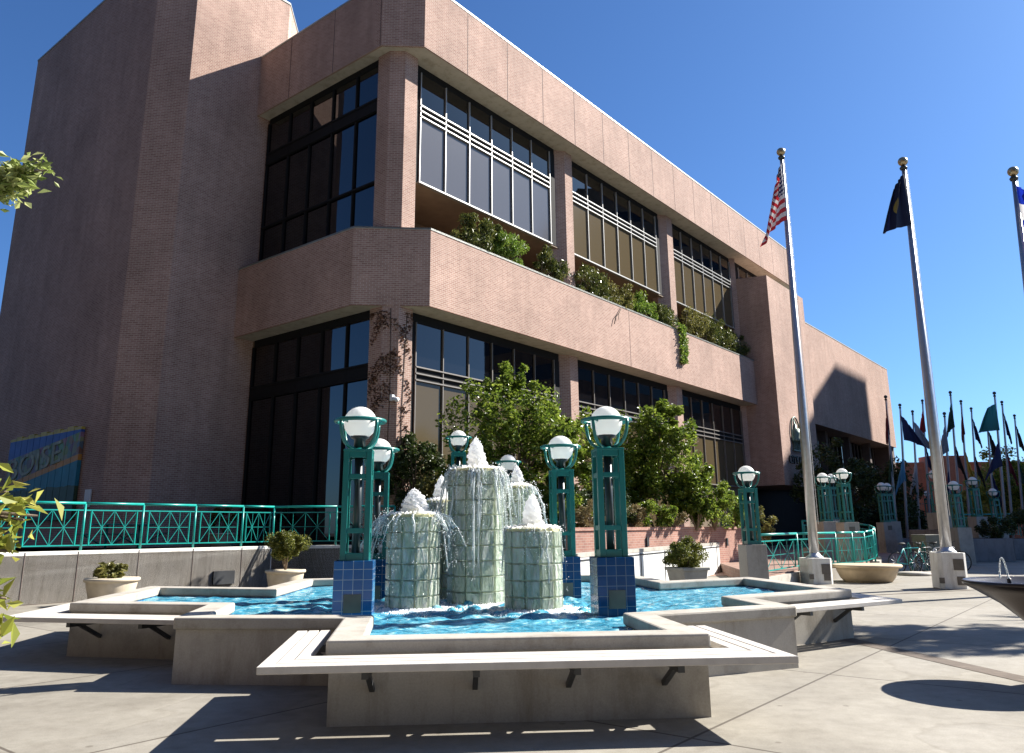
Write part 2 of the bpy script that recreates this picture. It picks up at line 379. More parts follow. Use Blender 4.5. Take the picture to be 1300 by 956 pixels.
# ---------------------------------------------------------------- city hall
bt=thing('city_hall','large brown brick city hall with overhanging balcony and tinted windows','building',P0,BROT)
ZT,ZF=21.05,18.35; PB,PT=8.79,11.5
MB().prism([(-4.5,8.75),(-.28,8.75),(1.6,10.6),(1.6,22),(-5.6,22),(-5.6,19.98),(-5.6,9.78)],.9,24.35).build('stair_tower','brick',bt)
MB().prism([(-4.53,8.72),(-.26,8.72),(1.63,10.58),(1.63,22),(-5.63,22),(-5.63,9.76)],24.35,24.43).build('tower_cap','cap_metal',bt)
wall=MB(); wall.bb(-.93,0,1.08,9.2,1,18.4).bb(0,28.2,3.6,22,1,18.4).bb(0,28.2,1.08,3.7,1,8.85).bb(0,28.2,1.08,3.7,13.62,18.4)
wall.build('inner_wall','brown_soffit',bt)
fas=MB().prism([(-.47,0),(37.4,0),(37.4,28),(-1.5,28),(-1.5,1.13)],ZF,ZT).build('roof_fascia','brick',bt)
MB().prism([(-.47,-.02),(37.42,-.02),(37.42,28),(-1.52,28),(-1.52,1.11)],ZT,ZT+.07).build('roof_cap','cap_metal',bt)
def pj(c,d): MB().box(c,d).build('panel_joint','joint',bt)
u=1.84
while u<37: pj((u,0,(ZF+ZT)/2),(.03,.008,ZT-ZF)); u+=2.42
for v in (1.2,3.86,6.6): pj((-1.5,v,(ZF+ZT)/2),(.008,.03,ZT-ZF))
pj((13.2,0,(PB+PT)/2),(.025,.008,PT-PB))
sf=MB().add([(-.40,.06,ZF-.004),(37.3,.06,ZF-.004),(37.3,3,ZF-.004),(-.9,3,ZF-.004),(-.9,8.7,ZF-.004),(-1.43,8.7,ZF-.004),(-1.43,1.17,ZF-.004)],[(6,5,4,3,2,1,0)])
sf.add([(0,.07,PB-.004),(28.2,.07,PB-.004),(28.2,1.05,PB-.004),(-.9,1.05,PB-.004),(-.9,8.7,PB-.004),(-1.73,8.7,PB-.004),(-1.73,1.88,PB-.004)],[(6,5,4,3,2,1,0)])
sf.build('soffit','soffit',bt)
par=MB().prism([(-1.8,1.87),(0,0),(28.25,0),(28.25,3.62),(-.5,3.62),(-.5,8.74),(-1.8,8.74)],PB,PT).build('balcony_parapet','brick',bt)
cp=MB().ringp([(-1.82,1.86),(-.01,-.02),(28.27,-.02),(28.27,.3),(.1,.3),(-1.5,1.95),(-1.5,8.73),(-1.82,8.73)],[(-1.8,1.87),(0,0),(28.25,0),(28.25,.28),(.12,.28),(-1.52,1.96),(-1.52,8.7),(-1.8,8.7)],PT-.0,PT+.06)
cp.prism([(-1.82,1.86),(-.01,-.02),(28.27,-.02),(28.27,.3),(.1,.3),(-1.5,1.95),(-1.5,8.73),(-1.82,8.73)],PT+.01,PT+.062)
cp.build('parapet_cap','cap_metal',bt)
def column(poly):
    MB().prism(poly,.9,ZF+.02).build('column','brick',bt)
column([(-.08,.72),(-.69,.72),(-1.065,1.145),(-1.065,1.75),(-.5,1.75),(-.08,1.4)])
for u0,u1 in ((9.26,9.84),(19.04,19.7)): column([(u0,.72),(u1,.72),(u1,1.5),(u0-.6,1.5),(u0-.6,1.18)])
column([(28.29,.72),(27.9,1.1),(27.9,1.6),(28.29,1.6)])
# windows --------------------------------------------------------------
def window_R(u0,u1,zs,npan,topmat,botmat,v=.97,sill=False,light='window_alu'):
    """zs: (bottom, band bottom, band top, glass top, lintel)"""
    zb,b0,b1,zg,zl=zs
    w=MB(); pw=(u1-u0)/npan
    w.bb(u0-.5,u1+.45,v+.02,v+.12,zg,zl).bb(u0-.5,u0-.0,v-.02,v+.1,zb,zg).bb(u1,u1+.42,v-.02,v+.1,zb,zg)
    win=w.build('window','dark_frame',bt)
    fr=MB()
    for k in range(npan+1):
        fr.bb(u0+k*pw-.017,u0+k*pw+.017,v-.07,v+.03,zb,zg)
    for q in (b0,(b0+b1)/2,b1): fr.bb(u0,u1,v-.09,v+.02,q-.022,q+.022)
    fr.bb(u0-.05,u1+.05,v-.10,v+.05,zb-.03,zb+.025)
    fr.build('mullion_frame',light,win)
    sp=MB().bb(u0,u1,v-.01,v+.03,b0,b1); sp.build('spandrel','dark_frame',win)
    gt=MB();gb=MB()
    for k in range(npan):
        a,b=u0+k*pw+.03,u0+(k+1)*pw-.03; t=random.uniform(-.004,.004)
        gt.add([(a,v+t,b1),(b,v-t,b1),(b,v-t,zg),(a,v+t,zg)],[(0,1,2,3)])
        gb.add([(a,v+t,zb),(b,v-t,zb),(b,v-t,b0),(a,v+t,b0)],[(0,1,2,3)])
    gt.build('upper_pane',topmat,win); gb.build('lower_pane',botmat,win)
    return win
UZ=(13.65,16.26,16.70,18.05,18.345); LZ=(1.25,6.45,6.9,8.45,8.785)
for k,(bm_,lm) in enumerate((('grey_glass','bronze_glass'),('bronze_glass','bronze_glass'),('bronze_glass','bronze_glass'))):
    u0=.30+9.75*k; u1=u0+8.05
    window_R(u0,u1,UZ,6,'tinted_glass',bm_)
    lw=(3.85 if k==2 else 1.25,)+LZ[1:]
    window_R(u0,u1,lw,6,'tinted_glass',lm,light='shaded_alu')
window_R(29.3,36.9,(16.9,17.0,17.1,18.05,18.345),5,'tinted_glass','tinted_glass')
# recess return wall and dark door behind the planter
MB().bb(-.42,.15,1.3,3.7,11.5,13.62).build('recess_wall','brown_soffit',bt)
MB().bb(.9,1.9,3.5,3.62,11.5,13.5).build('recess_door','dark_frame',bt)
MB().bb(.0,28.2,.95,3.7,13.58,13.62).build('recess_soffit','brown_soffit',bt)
# left face windows (plane u=-.95)
def window_L(zb,bands,zg,zl,v0=1.42,v1=8.6):
    uu=-.95; win=MB().bb(uu-.02,uu+.1,v0,v1,zg,zl).build('window','dark_frame',bt)
    fr=MB(); vs=[v0]+[1.62+1.38*k for k in range(1,5)]+[v1]
    for v in vs: fr.bb(uu-.07,uu+.02,v-.035,v+.035,zb,zg)
    for a,b in bands:
        for q in ((a,b) if b-a>.15 else (a,)): fr.bb(uu-.1,uu+.02,v0,v1,q-.035,q+.035)
        if b-a>.15: fr.bb(uu-.06,uu+.02,v0,v1,a,b)
    fr.bb(uu-.1,uu+.02,v0,v1,zb,zb+.08); fr.build('mullion_frame','dark_frame',win)
    gl=MB(); lv=[zb]+[x for ab in bands for x in ab]+[zg]
    for a,b in zip(vs[:-1],vs[1:]):
        for za,zc in zip(lv[0::2],lv[1::2]):
            t=random.uniform(-.003,.003)
            gl.add([(uu+t,b-.03,za),(uu-t,a+.03,za),(uu-t,a+.03,zc),(uu+t,b-.03,zc)],[(0,1,2,3)])
    gl.build('pane','tinted_glass',win)
window_L(PT,[(13.45,13.55),(16.26,16.7)],18.1,18.345)
window_L(1.1,[(6.45,6.9)],8.5,8.785)
# entrance tower
et=MB().prism([(28.3,-1.25),(34.9,-1.25),(34.9,6),(28.3,6)],3.93,lambda x,y:16.8+min(2.2,(y+1.25))*.28).build('entrance_tower','brick',bt)
MB().add([(28.35,-1.2,3.92),(34.9,-1.2,3.92),(34.9,6,3.92),(28.35,6,3.92)],[(3,2,1,0)]).build('soffit','brown_soffit',bt)
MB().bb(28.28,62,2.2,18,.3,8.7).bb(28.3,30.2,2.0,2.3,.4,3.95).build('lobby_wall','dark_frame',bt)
# wing
MB().prism([(34.92,0),(62,0),(62,24),(34.92,24)],8.68,16.1).build('wing_wall','brick',bt)
MB().bb(34.92,62.02,-.02,24,16.1,16.18).build('roof_cap','cap_metal',bt)
MB().add([(34.95,.05,8.676),(61.95,.05,8.676),(61.95,2.2,8.676),(34.95,2.2,8.676)],[(3,2,1,0)]).build('soffit','joint',bt)  # dark tone paints the shade beneath the wing
ww=MB().bb(35,61.5,1.7,2.25,4.2,5.0).build('window_sill','white_panel',bt)
for k in range(4):
    a=38.6+k*6.0; win=MB().bb(a-.2,a+5.2,1.75,2.1,5.0,5.15).build('window','window_alu',bt)
    f=MB()
    for q in range(6): f.bb(a+q-.025,a+q+.025,1.72,1.85,5.1,8.6)
    f.bb(a,a+5,1.72,1.85,6.95,7.02); f.build('mullion_frame','shaded_alu',win)
    MB().add([(a,1.8,5.1),(a+5,1.8,5.1),(a+5,1.8,8.6),(a,1.8,8.6)],[(0,1,2,3)]).build('pane','tinted_glass',win)
for u in (44.2,50.2,56.2): MB().bb(u-.25,u+.25,.9,1.5,.4,8.68).build('column','joint',bt)  # columns darkened in colour to stand in for the wing's shade
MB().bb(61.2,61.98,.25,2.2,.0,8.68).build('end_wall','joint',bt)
# emblem and letters on the entrance tower
def textmesh(txt,size,mat,parent,name,M,ext=.03):
    cu=bpy.data.curves.new(name,'FONT'); cu.body=txt; cu.size=size; cu.extrude=ext; cu.align_x='LEFT'
    to=bpy.data.objects.new(name,cu); COL.objects.link(to); dg=bpy.context.evaluated_depsgraph_get(); dg.update()
    me=bpy.data.meshes.new_from_object(to.evaluated_get(dg)); bpy.data.objects.remove(to); me.transform(M)
    me.materials.clear(); me.materials.append(MAT[mat]); me.name=name
    o=bpy.data.objects.new(name,me); COL.objects.link(o)
    if parent: o.parent=parent
    return o
Mt=Matrix.Translation((29.25,-1.29,5.25))@Matrix.Rotation(PI/2,4,'X')
textmesh('CITY HALL',.72,'letter_black',bt,'wall_lettering',Mt,.04)
em=MB(); cu_,cv,cz=30.75,-1.32,7.1
def ua(a,ru=.75,rz=1.05): return (cu_+ru*math.cos(a),cv,cz+rz*math.sin(a))
em.tube([ua(PI*(k/16)) for k in range(-3,20)],.05,6)
em.lathe([(.02,1.0),(.05,.75),(.12,.7),(.14,.45),(.3,.4),(.42,.1),(.45,-.2),(.5,-.25),(.5,-.4)],14,(cu_,cv+.05,cz-.1))
for q in (-.5,-.25,0,.25,.5): em.box((cu_+q,cv,cz-.75),(.07,.1,.5))
em.box((cu_,cv,cz-1.02),(1.4,.12,.08)); em.box((cu_,cv,cz-.5),(1.2,.12,.08))
em.build('dome_emblem','verdigris',bt)
# mural of vertical boards on the tower's left wall
m,nt,b=newmat('mural_paint')
tc=N(nt,'ShaderNodeTexCoord'); sx=N(nt,'ShaderNodeSeparateXYZ'); nt.links.new(tc.outputs['Object'],sx.inputs[0])
def mth(op,a,b_):
    n=N(nt,'ShaderNodeMath',operation=op)
    for q,v in zip(n.inputs,(a,b_)):
        if isinstance(v,(int,float)): q.default_value=v
        else: nt.links.new(v,q)
    return n.outputs[0]
dg_=mth('ADD',sx.outputs[2],mth('MULTIPLY',sx.outputs[1],.127)); d3=mth('ADD',sx.outputs[2],mth('MULTIPLY',sx.outputs[1],.1))
vn=N(nt,'ShaderNodeTexVoronoi'); vn.inputs['Scale'].default_value=3.2; nt.links.new(tc.outputs['Object'],vn.inputs['Vector'])
lz=mix(nt,.45,(.30,.33,.2),vn.outputs['Color']); lz=mix(nt,1.,lz,(.45,.45,.38),'MULTIPLY')
c=mix(nt,mth('LESS_THAN',dg_,5.74),lz,(.55,.24,.03)); c=mix(nt,mth('LESS_THAN',dg_,5.53),c,(.01,.17,.24))
hz=mth('ADD',3.05,mth('MULTIPLY',noise(nt,1.2,3),.25)); c=mix(nt,mth('LESS_THAN',sx.outputs[2],hz),c,(.03,.06,.02))
c=mix(nt,mth('GREATER_THAN',d3,6.22),c,(.02,.08,.34)); c=mix(nt,mth('GREATER_THAN',sx.outputs[2],5.15),c,(.5,.38,.05))
c=mix(nt,.6,c,ramp(nt,noise(nt,2.5,4),[(.3,(.55,.55,.55)),(.7,(1.2,1.2,1.2))]),'MULTIPLY')
nt.links.new(c,b.inputs['Base Color']); setp(b,rough=.6)
mu=MB()
for k in range(11):
    v=18.1-(k+.5)*6.5/11; mu.bb(-5.75,-5.62,v-.28,v+.28,2.0,5.25+.06*(k%2))
mural=mu.build('mural','mural_paint',None,0,P0,BROT); tag(mural,'colourful mural on vertical boards fixed to the dark brick tower','mural')
Mm=Matrix.Translation((-5.76,17.9,3.55))@Matrix.Rotation(-PI/2,4,'Z')@Matrix.Rotation(PI/2,4,'X')@Matrix.Rotation(rad(6.3),4,'Z')@Matrix.Diagonal((1.75,1.05,1,1))
textmesh('BOISE',1.1,'mural_letters',mural,'mural_lettering',Mm,.02)
MB().bb(-5.66,-5.62,10.5,10.95,2.4,3.0).build('wall_sign','white_panel',None,0,P0,BROT)
tag(bpy.data.objects['wall_sign'],'small white notice on the brick tower right of the mural','sign')
# camera on corner column
cm=thing('security_camera','small white security camera on the vine covered corner column','camera',W(-1.1,.3,4.9),BROT)
pc=onpl(499,505,W(-.9,.9),EU+EV); cm.location=pc
MB().box((0,.03,0),(.14,.12,.2)).build('mount','white_plastic',cm); MB().tube([(0,-.02,-.02),(0,-.22,-.09)],.07,12).build('camera_body','white_plastic',cm)

# ---------------------------------------------------------------- fountain basin
FO=[(-.77,6.8),(-.8,8.5),(-2.57,8.88),(-2.63,10.4),(-4.5,11.06),(-4.53,14.2),(-2.5,13.35),(-2.3,15.6),(-.85,15.8),(-.8,17.2),(2.5,17.2),(2.5,15.7),(4.0,15.4),(4.1,13.35),(5.8,14.04),(5.98,10.86),(4.12,10.0),(4.15,8.75),(2.38,8.2),(2.39,6.66)]
def offset(poly,d):
    n=len(poly); A=sum(poly[i][0]*poly[(i+1)%n][1]-poly[(i+1)%n][0]*poly[i][1] for i in range(n)); sg=1 if A>0 else -1
    out=[]
    for i in range(n):
        p0,p1,p2=Vector(poly[i-1]),Vector(poly[i]),Vector(poly[(i+1)%n])
        e1=(p1-p0).normalized();e2=(p2-p1).normalized(); n1=Vector((e1.y,-e1.x))*sg;n2=Vector((e2.y,-e2.x))*sg
        k=1+n1.dot(n2); q=p1+(n1+n2)*d/k; out.append((q.x,q.y))
    return out
fb=thing('fountain_basin','stepped concrete fountain basin filled with blue water','fountain basin',(0,0,0),FROT)
ZC=.65
MB().ringp(offset(FO,-.03),offset(FO,-.26),-.05,ZC-.12).build('basin_wall','basin_concrete',fb)
MB().ringp(offset(FO,.0),offset(FO,-.30),ZC-.12,ZC).build('coping','coping',fb,bevel=.022)
MB().ringp(offset(FO,-.262),offset(FO,-.285),.3,ZC-.125).build('tile_band','pool_tile',fb)
ZW=.52
wp=offset(FO,-.27)
def inside(poly,X,Y):
    r=np.zeros(X.shape,bool); n=len(poly)
    for a in range(n):
        x1,y1=poly[a];x2,y2=poly[(a+1)%n]
        if y1==y2: continue
        c=((y1>Y)!=(y2>Y))&(X<(x2-x1)*(Y-y1)/(y2-y1)+x1); r^=c
    return r
DX=.032; gx_=np.arange(-4.6,6.1,DX); gy_=np.arange(6.8,17.3,DX); GX,GY=np.meshgrid(gx_,gy_)
def make_water():
    Z=np.zeros_like(GX); cf=[]
    for (px,Y) in ((525,10.6),(604,11.2),(676,10.3),(656,11.7)):
        q=gy(px,700,Y); cf.append((q.dot(FX),q.dot(FY)))
    D=np.min([np.hypot(GX-a,GY-b) for a,b in cf],axis=0); amp=.55+1.1*np.exp(-np.maximum(D-.4,0)/1.3)
    r2=np.random.default_rng(3)
    for _ in range(90):
        lam=.09*(6.**r2.random()); th=r2.uniform(0,2*PI); k=2*PI/lam; wob=.25*np.sin(GX*r2.uniform(.5,2)+GY*r2.uniform(.5,2)+r2.uniform(0,6))
        Z+=lam*.0038*np.sin(k*(GX*math.cos(th)+GY*math.sin(th))+r2.uniform(0,6)+wob*k*.25)
    for a,b in cf:
        d=np.hypot(GX-a,GY-b); Z+=.012*np.exp(-d/1.6)*np.sin(d*2*PI/.24+r2.uniform(0,6)+1.5*np.sin(3*np.arctan2(GY-b,GX-a)))
    Z=Z*amp; Z=Z+np.abs(Z)*.4
    V=np.stack([GX,GY,ZW+Z-.004],2).reshape(-1,3); ny,nx=GX.shape
    I=(np.arange(ny-1)[:,None]*nx+np.arange(nx-1)[None]).ravel()
    cx_=(GX[:-1,:-1]+DX/2).ravel(); cy_=(GY[:-1,:-1]+DX/2).ravel(); k=inside(wp,cx_,cy_); I=I[k]
    Q=np.stack([I,I+1,I+1+nx,I+nx],1); u,inv=np.unique(Q,return_inverse=True)
    return V[u],inv.reshape(-1,4)
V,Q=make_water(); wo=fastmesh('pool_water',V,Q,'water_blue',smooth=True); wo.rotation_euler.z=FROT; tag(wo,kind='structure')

# glass block columns
def polyring(n,r,ph=0): return [(r*math.cos(2*PI*k/n+ph),r*math.sin(2*PI*k/n+ph)) for k in range(n)]
cols=[]
def block_column(x0,x1,ytop,Y,nside,label):
    cx_=(x0+x1)/2; top=gy(cx_,ytop,Y); w=(top-CAM).dot(F0)
    R=(x1-x0)/2*w/FOC; z1=top.z; rows=max(3,round((z1-.3)/.205)); hrow=(z1-.3)/rows
    t=thing('glass_block_column',label,'fountain column',(top.x,top.y,0),FROT+.1,'glass block columns in the fountain')
    side=2*R*math.sin(PI/nside); ap=R*math.cos(PI/nside); bl=MB()
    for r in range(rows):
        for k in range(nside):
            a=2*PI*(k+.5)/nside; z=.3+(r+.5)*hrow
            bl.box((ap*.985*math.cos(a),ap*.985*math.sin(a),z),(.07,side*.91,hrow*.945),a)
    bl.build('glass_blocks','glass_block',t,bevel=.012)
    MB().prism(polyring(nside,R*.955),.3,z1-.01).build('grout_core','pale_grout',t)
    MB().prism(polyring(nside,R*1.02),z1-.01,z1+.03).build('stone_cap','yellow_stone',t,bevel=.008)
    cols.append((top.x,top.y,z1,R)); return t
block_column(494,557,656,10.6,12,'short glass block column at the left front of the fountain')
block_column(541,579,638,11.9,8,'glass block column half hidden between the left front column and the tallest one')
block_column(571,638,599,11.2,12,'tallest glass block column in the middle of the fountain')
block_column(637,675,620,11.7,8,'second tallest glass block column just right of the tallest one')
block_column(642,711,674,10.3,12,'short glass block column at the right front of the fountain')
def octs(P,r):
    P=np.asarray(P,float); n=len(P); r=np.broadcast_to(np.asarray(r,float).reshape(-1,1) if np.ndim(r) else r,(n,1))
    d=np.array([(1,0,0),(0,1,0),(-1,0,0),(0,-1,0),(0,0,1.3),(0,0,-1.3)],float)
    V=(P[:,None,:]+d[None]*r[:,None,:]).reshape(-1,3); F=np.array([(0,1,4),(1,2,4),(2,3,4),(3,0,4),(1,0,5),(2,1,5),(3,2,5),(0,3,5)])
    Q=(np.arange(n)[:,None,None]*6+F[None]).reshape(-1,3); return V,Q
def jet(c,h,r,label):
    x,y,z,R=c; t=thing('water_jet',label,'water jet',(x,y,z),0,'white water jets on the columns')
    mb=MB(); n=20; m=22; vs=[]; fs=[]
    ph=random.uniform(0,6)
    for i in range(m+1):
        q=i/m; rr=r*(math.sqrt(max(0,1-q**3.2)))*(1.0-.16*q)+.004
        for k in range(n):
            a=2*PI*k/n; f=rr*(1+.16*math.sin(5*a+9*q+ph)+.12*math.sin(11*q*3+3*a)+random.uniform(-.05,.05))
            vs.append((f*math.cos(a)+.03*math.sin(q*5+ph)*r*4,f*math.sin(a),h*q+random.uniform(-.01,.01)))
    for i in range(m):
        for k in range(n): fs.append((i*n+k,i*n+(k+1)%n,(i+1)*n+(k+1)%n,(i+1)*n+k))
    mb.add(vs,fs,True); mb.build('froth_core','froth',t)
    k=1100; a=rng.uniform(0,2*PI,k); q=rng.uniform(0,1.12,k)**1.2; rr=r*np.sqrt(np.clip(1.1-q,0,1))*rng.uniform(.8,1.35,k)
    V,Q=octs(np.stack([rr*np.cos(a),rr*np.sin(a),h*q],1),rng.uniform(.002,.006,k)); tag(fastmesh('spray',V,Q,'froth',t),kind='stuff')
    # white skirt of water spreading on top of the cap
    k=450; a=rng.uniform(0,2*PI,k); rr=R*rng.uniform(0,1.05,k)**.6
    V,Q=octs(np.stack([rr*np.cos(a),rr*np.sin(a),.03+.06*(1-rr/R)+rng.uniform(0,.02,k)],1),rng.uniform(.005,.013,k)); tag(fastmesh('foam',V,Q,'froth',t),kind='stuff')
jet(cols[0],.33,.17,'broad frothing jet on the short left front column')
jet(cols[1],.36,.10,'slim white jet on the half hidden column left of the tallest')
jet(cols[2],.44,.13,'highest white water jet on top of the tallest column')
jet(cols[3],.30,.09,'smallest white jet on the column right of the tallest')
jet(cols[4],.42,.12,'pointed white jet on the short right front column')
# falling water: ragged strings and drops arcing off the cap of each column
def arcs(c,dirs,label,reach=.25):
    x,y,z,R=c; mb=MB(); P=[];rr=[]
    for a0,cnt in dirs:
        for _ in range(cnt):
            a=a0+random.gauss(0,.28); vx=random.uniform(.25,1.)*reach*2.2; up=random.uniform(0,.35); T=math.sqrt(2*(z-ZW)/9.8)*random.uniform(.55,1.02)
            pts=[]
            for i in range(9):
                t=T*i/8; d=R*.97+vx*t; pts.append((x+d*math.cos(a)+random.gauss(0,.008),y+d*math.sin(a)+random.gauss(0,.008),z+.02+up*t-4.9*t*t))
            if random.random()<.6:
                w=random.uniform(.004,.011); m_=random.randint(4,9); mb.tube(pts[:m_],[w*random.uniform(.3,2.2) for _ in range(m_)],6)
            for p in pts:
                for _ in range(3): P.append((p[0]+random.gauss(0,.03),p[1]+random.gauss(0,.03),p[2]+random.gauss(0,.04))); rr.append(random.uniform(.002,.006))
    P=[(p,r) for p,r in zip(P,rr) if p[2]>ZW]
    t=thing('falling_water',label,'falling water',(0,0,0))
    tag(mb.build('water_strings','falling_water',t),kind='stuff'); V,Q=octs(np.array([p for p,_ in P]),np.array([r for _,r in P])); tag(fastmesh('water_drops',V,Q,'froth',t),kind='stuff')
arcs(cols[0],[(PI,26),(-PI/2-.6,8),(-.4,14)],'water spraying left off the short left front column',.55)
arcs(cols[2],[(PI+.5,16),(-PI/2,20),(-.6,16),(0.,10)],'strings of water falling down the tallest column',.3)
arcs(cols[3],[(-.3,14),(-PI/2,10)],'water trickling off the column right of the tallest one',.35)
arcs(cols[4],[(PI-.2,14),(-PI/2,9),(0,4)],'water dripping down the short right front column',.12)
arcs(cols[1],[(-.3,8),(-PI/2,10)],'water dripping off the half hidden column',.2)
# foam where it lands
P=[];rr=[]
for (x,y,z,R) in cols:
    for _ in range(3600):
        a=random.uniform(0,2*PI); d=R*(1.0+abs(random.gauss(0,.7))); P.append((x+d*math.cos(a),y+d*math.sin(a),ZW+random.uniform(-.004,.035)*math.exp(-(d/R-1)*1.2))); rr.append(random.uniform(.004,.02)*max(.3,1-(d/R-1)*.6))
V,Q=octs(np.array(P),np.array(rr)); fo=fastmesh('water_foam',V,Q,'froth'); tag(fo,'white foam on the water around the foot of the glass columns','foam',None,'stuff')

# ---------------------------------------------------------------- lamps
def make_lamp():
    t=thing('lamp_post','x','lamp post')      # origin at the globe centre, total 1.63 above pedestal top
    MB().sphere((0,0,0),.2,32,18).build('globe','opal',t)
    MB().lathe([(.07,-.33),(.07,-.21),(.115,-.185),(.115,-.165),(.08,-.16)],20).build('globe_socket','dark_pole',t)
    b=MB().ring((0,0,.02),.30,.022,36,8,1.1)
    for k in range(4):
        a=PI/4+k*PI/2; b.tube([((.30-.235*(q**2.2))*math.cos(a),(.30-.235*(q**2.2))*math.sin(a),.02-.34*math.sin(q*PI/2)**1.0) for q in [i/8 for i in range(9)]],.021,8)
        b.tube([(.19*math.cos(a),.19*math.sin(a),-.0),(.3*math.cos(a),.3*math.sin(a),.02)],.012,6)
    b.lathe([(.10,-.38),(.10,-.33),(.07,-.31)],20); b.build('cradle','teal',t)
    f=MB(); w=.135; zt,zb=-.36,-1.63
    for sx_ in (-1,1):
        for sy in (-1,1): f.box((sx_*w,sy*w,(zt+zb)/2),(.068,.068,zt-zb))
    for z,hh in ((zt-.03,.09),(zt-.30,.06),(zb+.34,.06),(zb+.035,.1)):
        for s in (-1,1): f.box((0,s*w,z),(2*w-.07,.055,hh)); f.box((s*w,0,z),(.055,2*w-.07,hh))
    f.box((0,0,zt+.012),(.345,.345,.03)); f.build('lattice_frame','teal',t,bevel=.006)
    MB().tube([(0,0,zb),(0,0,-.34)],.05,14).build('inner_pole','dark_pole',t)
    return t
LAMP=make_lamp(); first=[True]
def lamp(gx,gyy,r,label,group,ped='tile',zbase=.3,Y=None,pw=.45,rz=FROT,plaque=False):
    w=.2*FOC/r; rr=ray(gx,gyy); p=CAM+rr*(w/FOC)
    t=LAMP if first[0] else copy_tree(LAMP); first[0]=False
    tag(t,label,'lamp post',group); t.location=p; t.rotation_euler.z=rz
    pt=-1.63; pb=zbase-p.z
    if pb<pt-.05:
        mb=MB().bb(-pw/2,pw/2,-pw/2,pw/2,pb,pt) if ped=='tile' else MB().prism([(-pw/2,-pw/2),(pw/2,-pw/2),(pw/2,pw/2),(-pw/2,pw/2)],pb,pt)
        o=mb.build('pedestal','pool_tile' if ped=='tile' else 'concrete',t,bevel=.008)
        if plaque: MB().bb(-.1,.1,-pw/2-.012,-pw/2+.01,pb+.3 if ped=='tile' else pt-.35,pb+.5 if ped=='tile' else pt-.15).build('light_panel','plaque',t)
    return t
G1='teal lamp posts standing in the fountain'; G2='lamp posts around the plaza'
lamp(457.5,537,20.6,'large teal lamp post on blue tiled base in the pool, left of the glass columns',G1,plaque=True)
lamp(769.5,536,20.2,'large teal lamp post on blue tiled base in the pool, right of the glass columns',G1,plaque=True)
lamp(481,573,16.2,'lamp post overlapped by the large one at the left of the pool',G1)
lamp(711.5,569.5,16.2,'second lamp post in from the right side of the pool',G1)
lamp(582,557,10.6,'small looking lamp post seen just left of the highest jet',G1,zbase=.3)
lamp(645,588,10.6,'small looking lamp post seen behind the second tallest column',G1,zbase=.3)
lamp(947.5,602,10.6,'lamp post on concrete pier in front of the brick planter end',G2,'c',0.,pw=.5)
lamp(1069,602,7.3,'lamp post on concrete pier inside the curved teal railing',G2,'c',.3,pw=.55,plaque=True)
lamp(1044,607,6.6,'lamp post showing half a globe just right of the nearest flagpole',G2,'c',.3,pw=.6)
lamp(1055,608,6.2,'shaded lamp post between the nearest flagpole and the one in the railing ring',G2,'c',.3,pw=.6)
lamp(1119,618,5.4,'left lamp of the close pair in front of the dark hedge',G2,'c',0.,pw=.6,plaque=True)
lamp(1126,618.5,5.2,'right lamp of the close pair in front of the dark hedge',G2,'c',0.,pw=.6)
lamp(1176.5,627,3.6,'smallest farthest lamp post left of the second flagpole, its globe bright',G2,'c',0.,pw=.6)
lamp(1185.5,602.5,5.8,'tall placed lamp post half hidden by the second flagpole',G2,'c',0.,pw=.7,plaque=True)
lamp(1210.5,617,6.3,'lamp post first to the right of the second flagpole',G2,'c',0.,pw=.6)
lamp(1234.5,611,5.4,'lamp post in front of the yellow green tree at the right',G2,'c',0.,pw=.6)
lamp(1260.5,625,4.9,'rightmost lamp post above the dark planter',G2,'c',0.,pw=.6)
lamp(1194,612,4.0,'distant lamp post peeking out right of the second flagpole',G2,'c',0.,pw=.6)

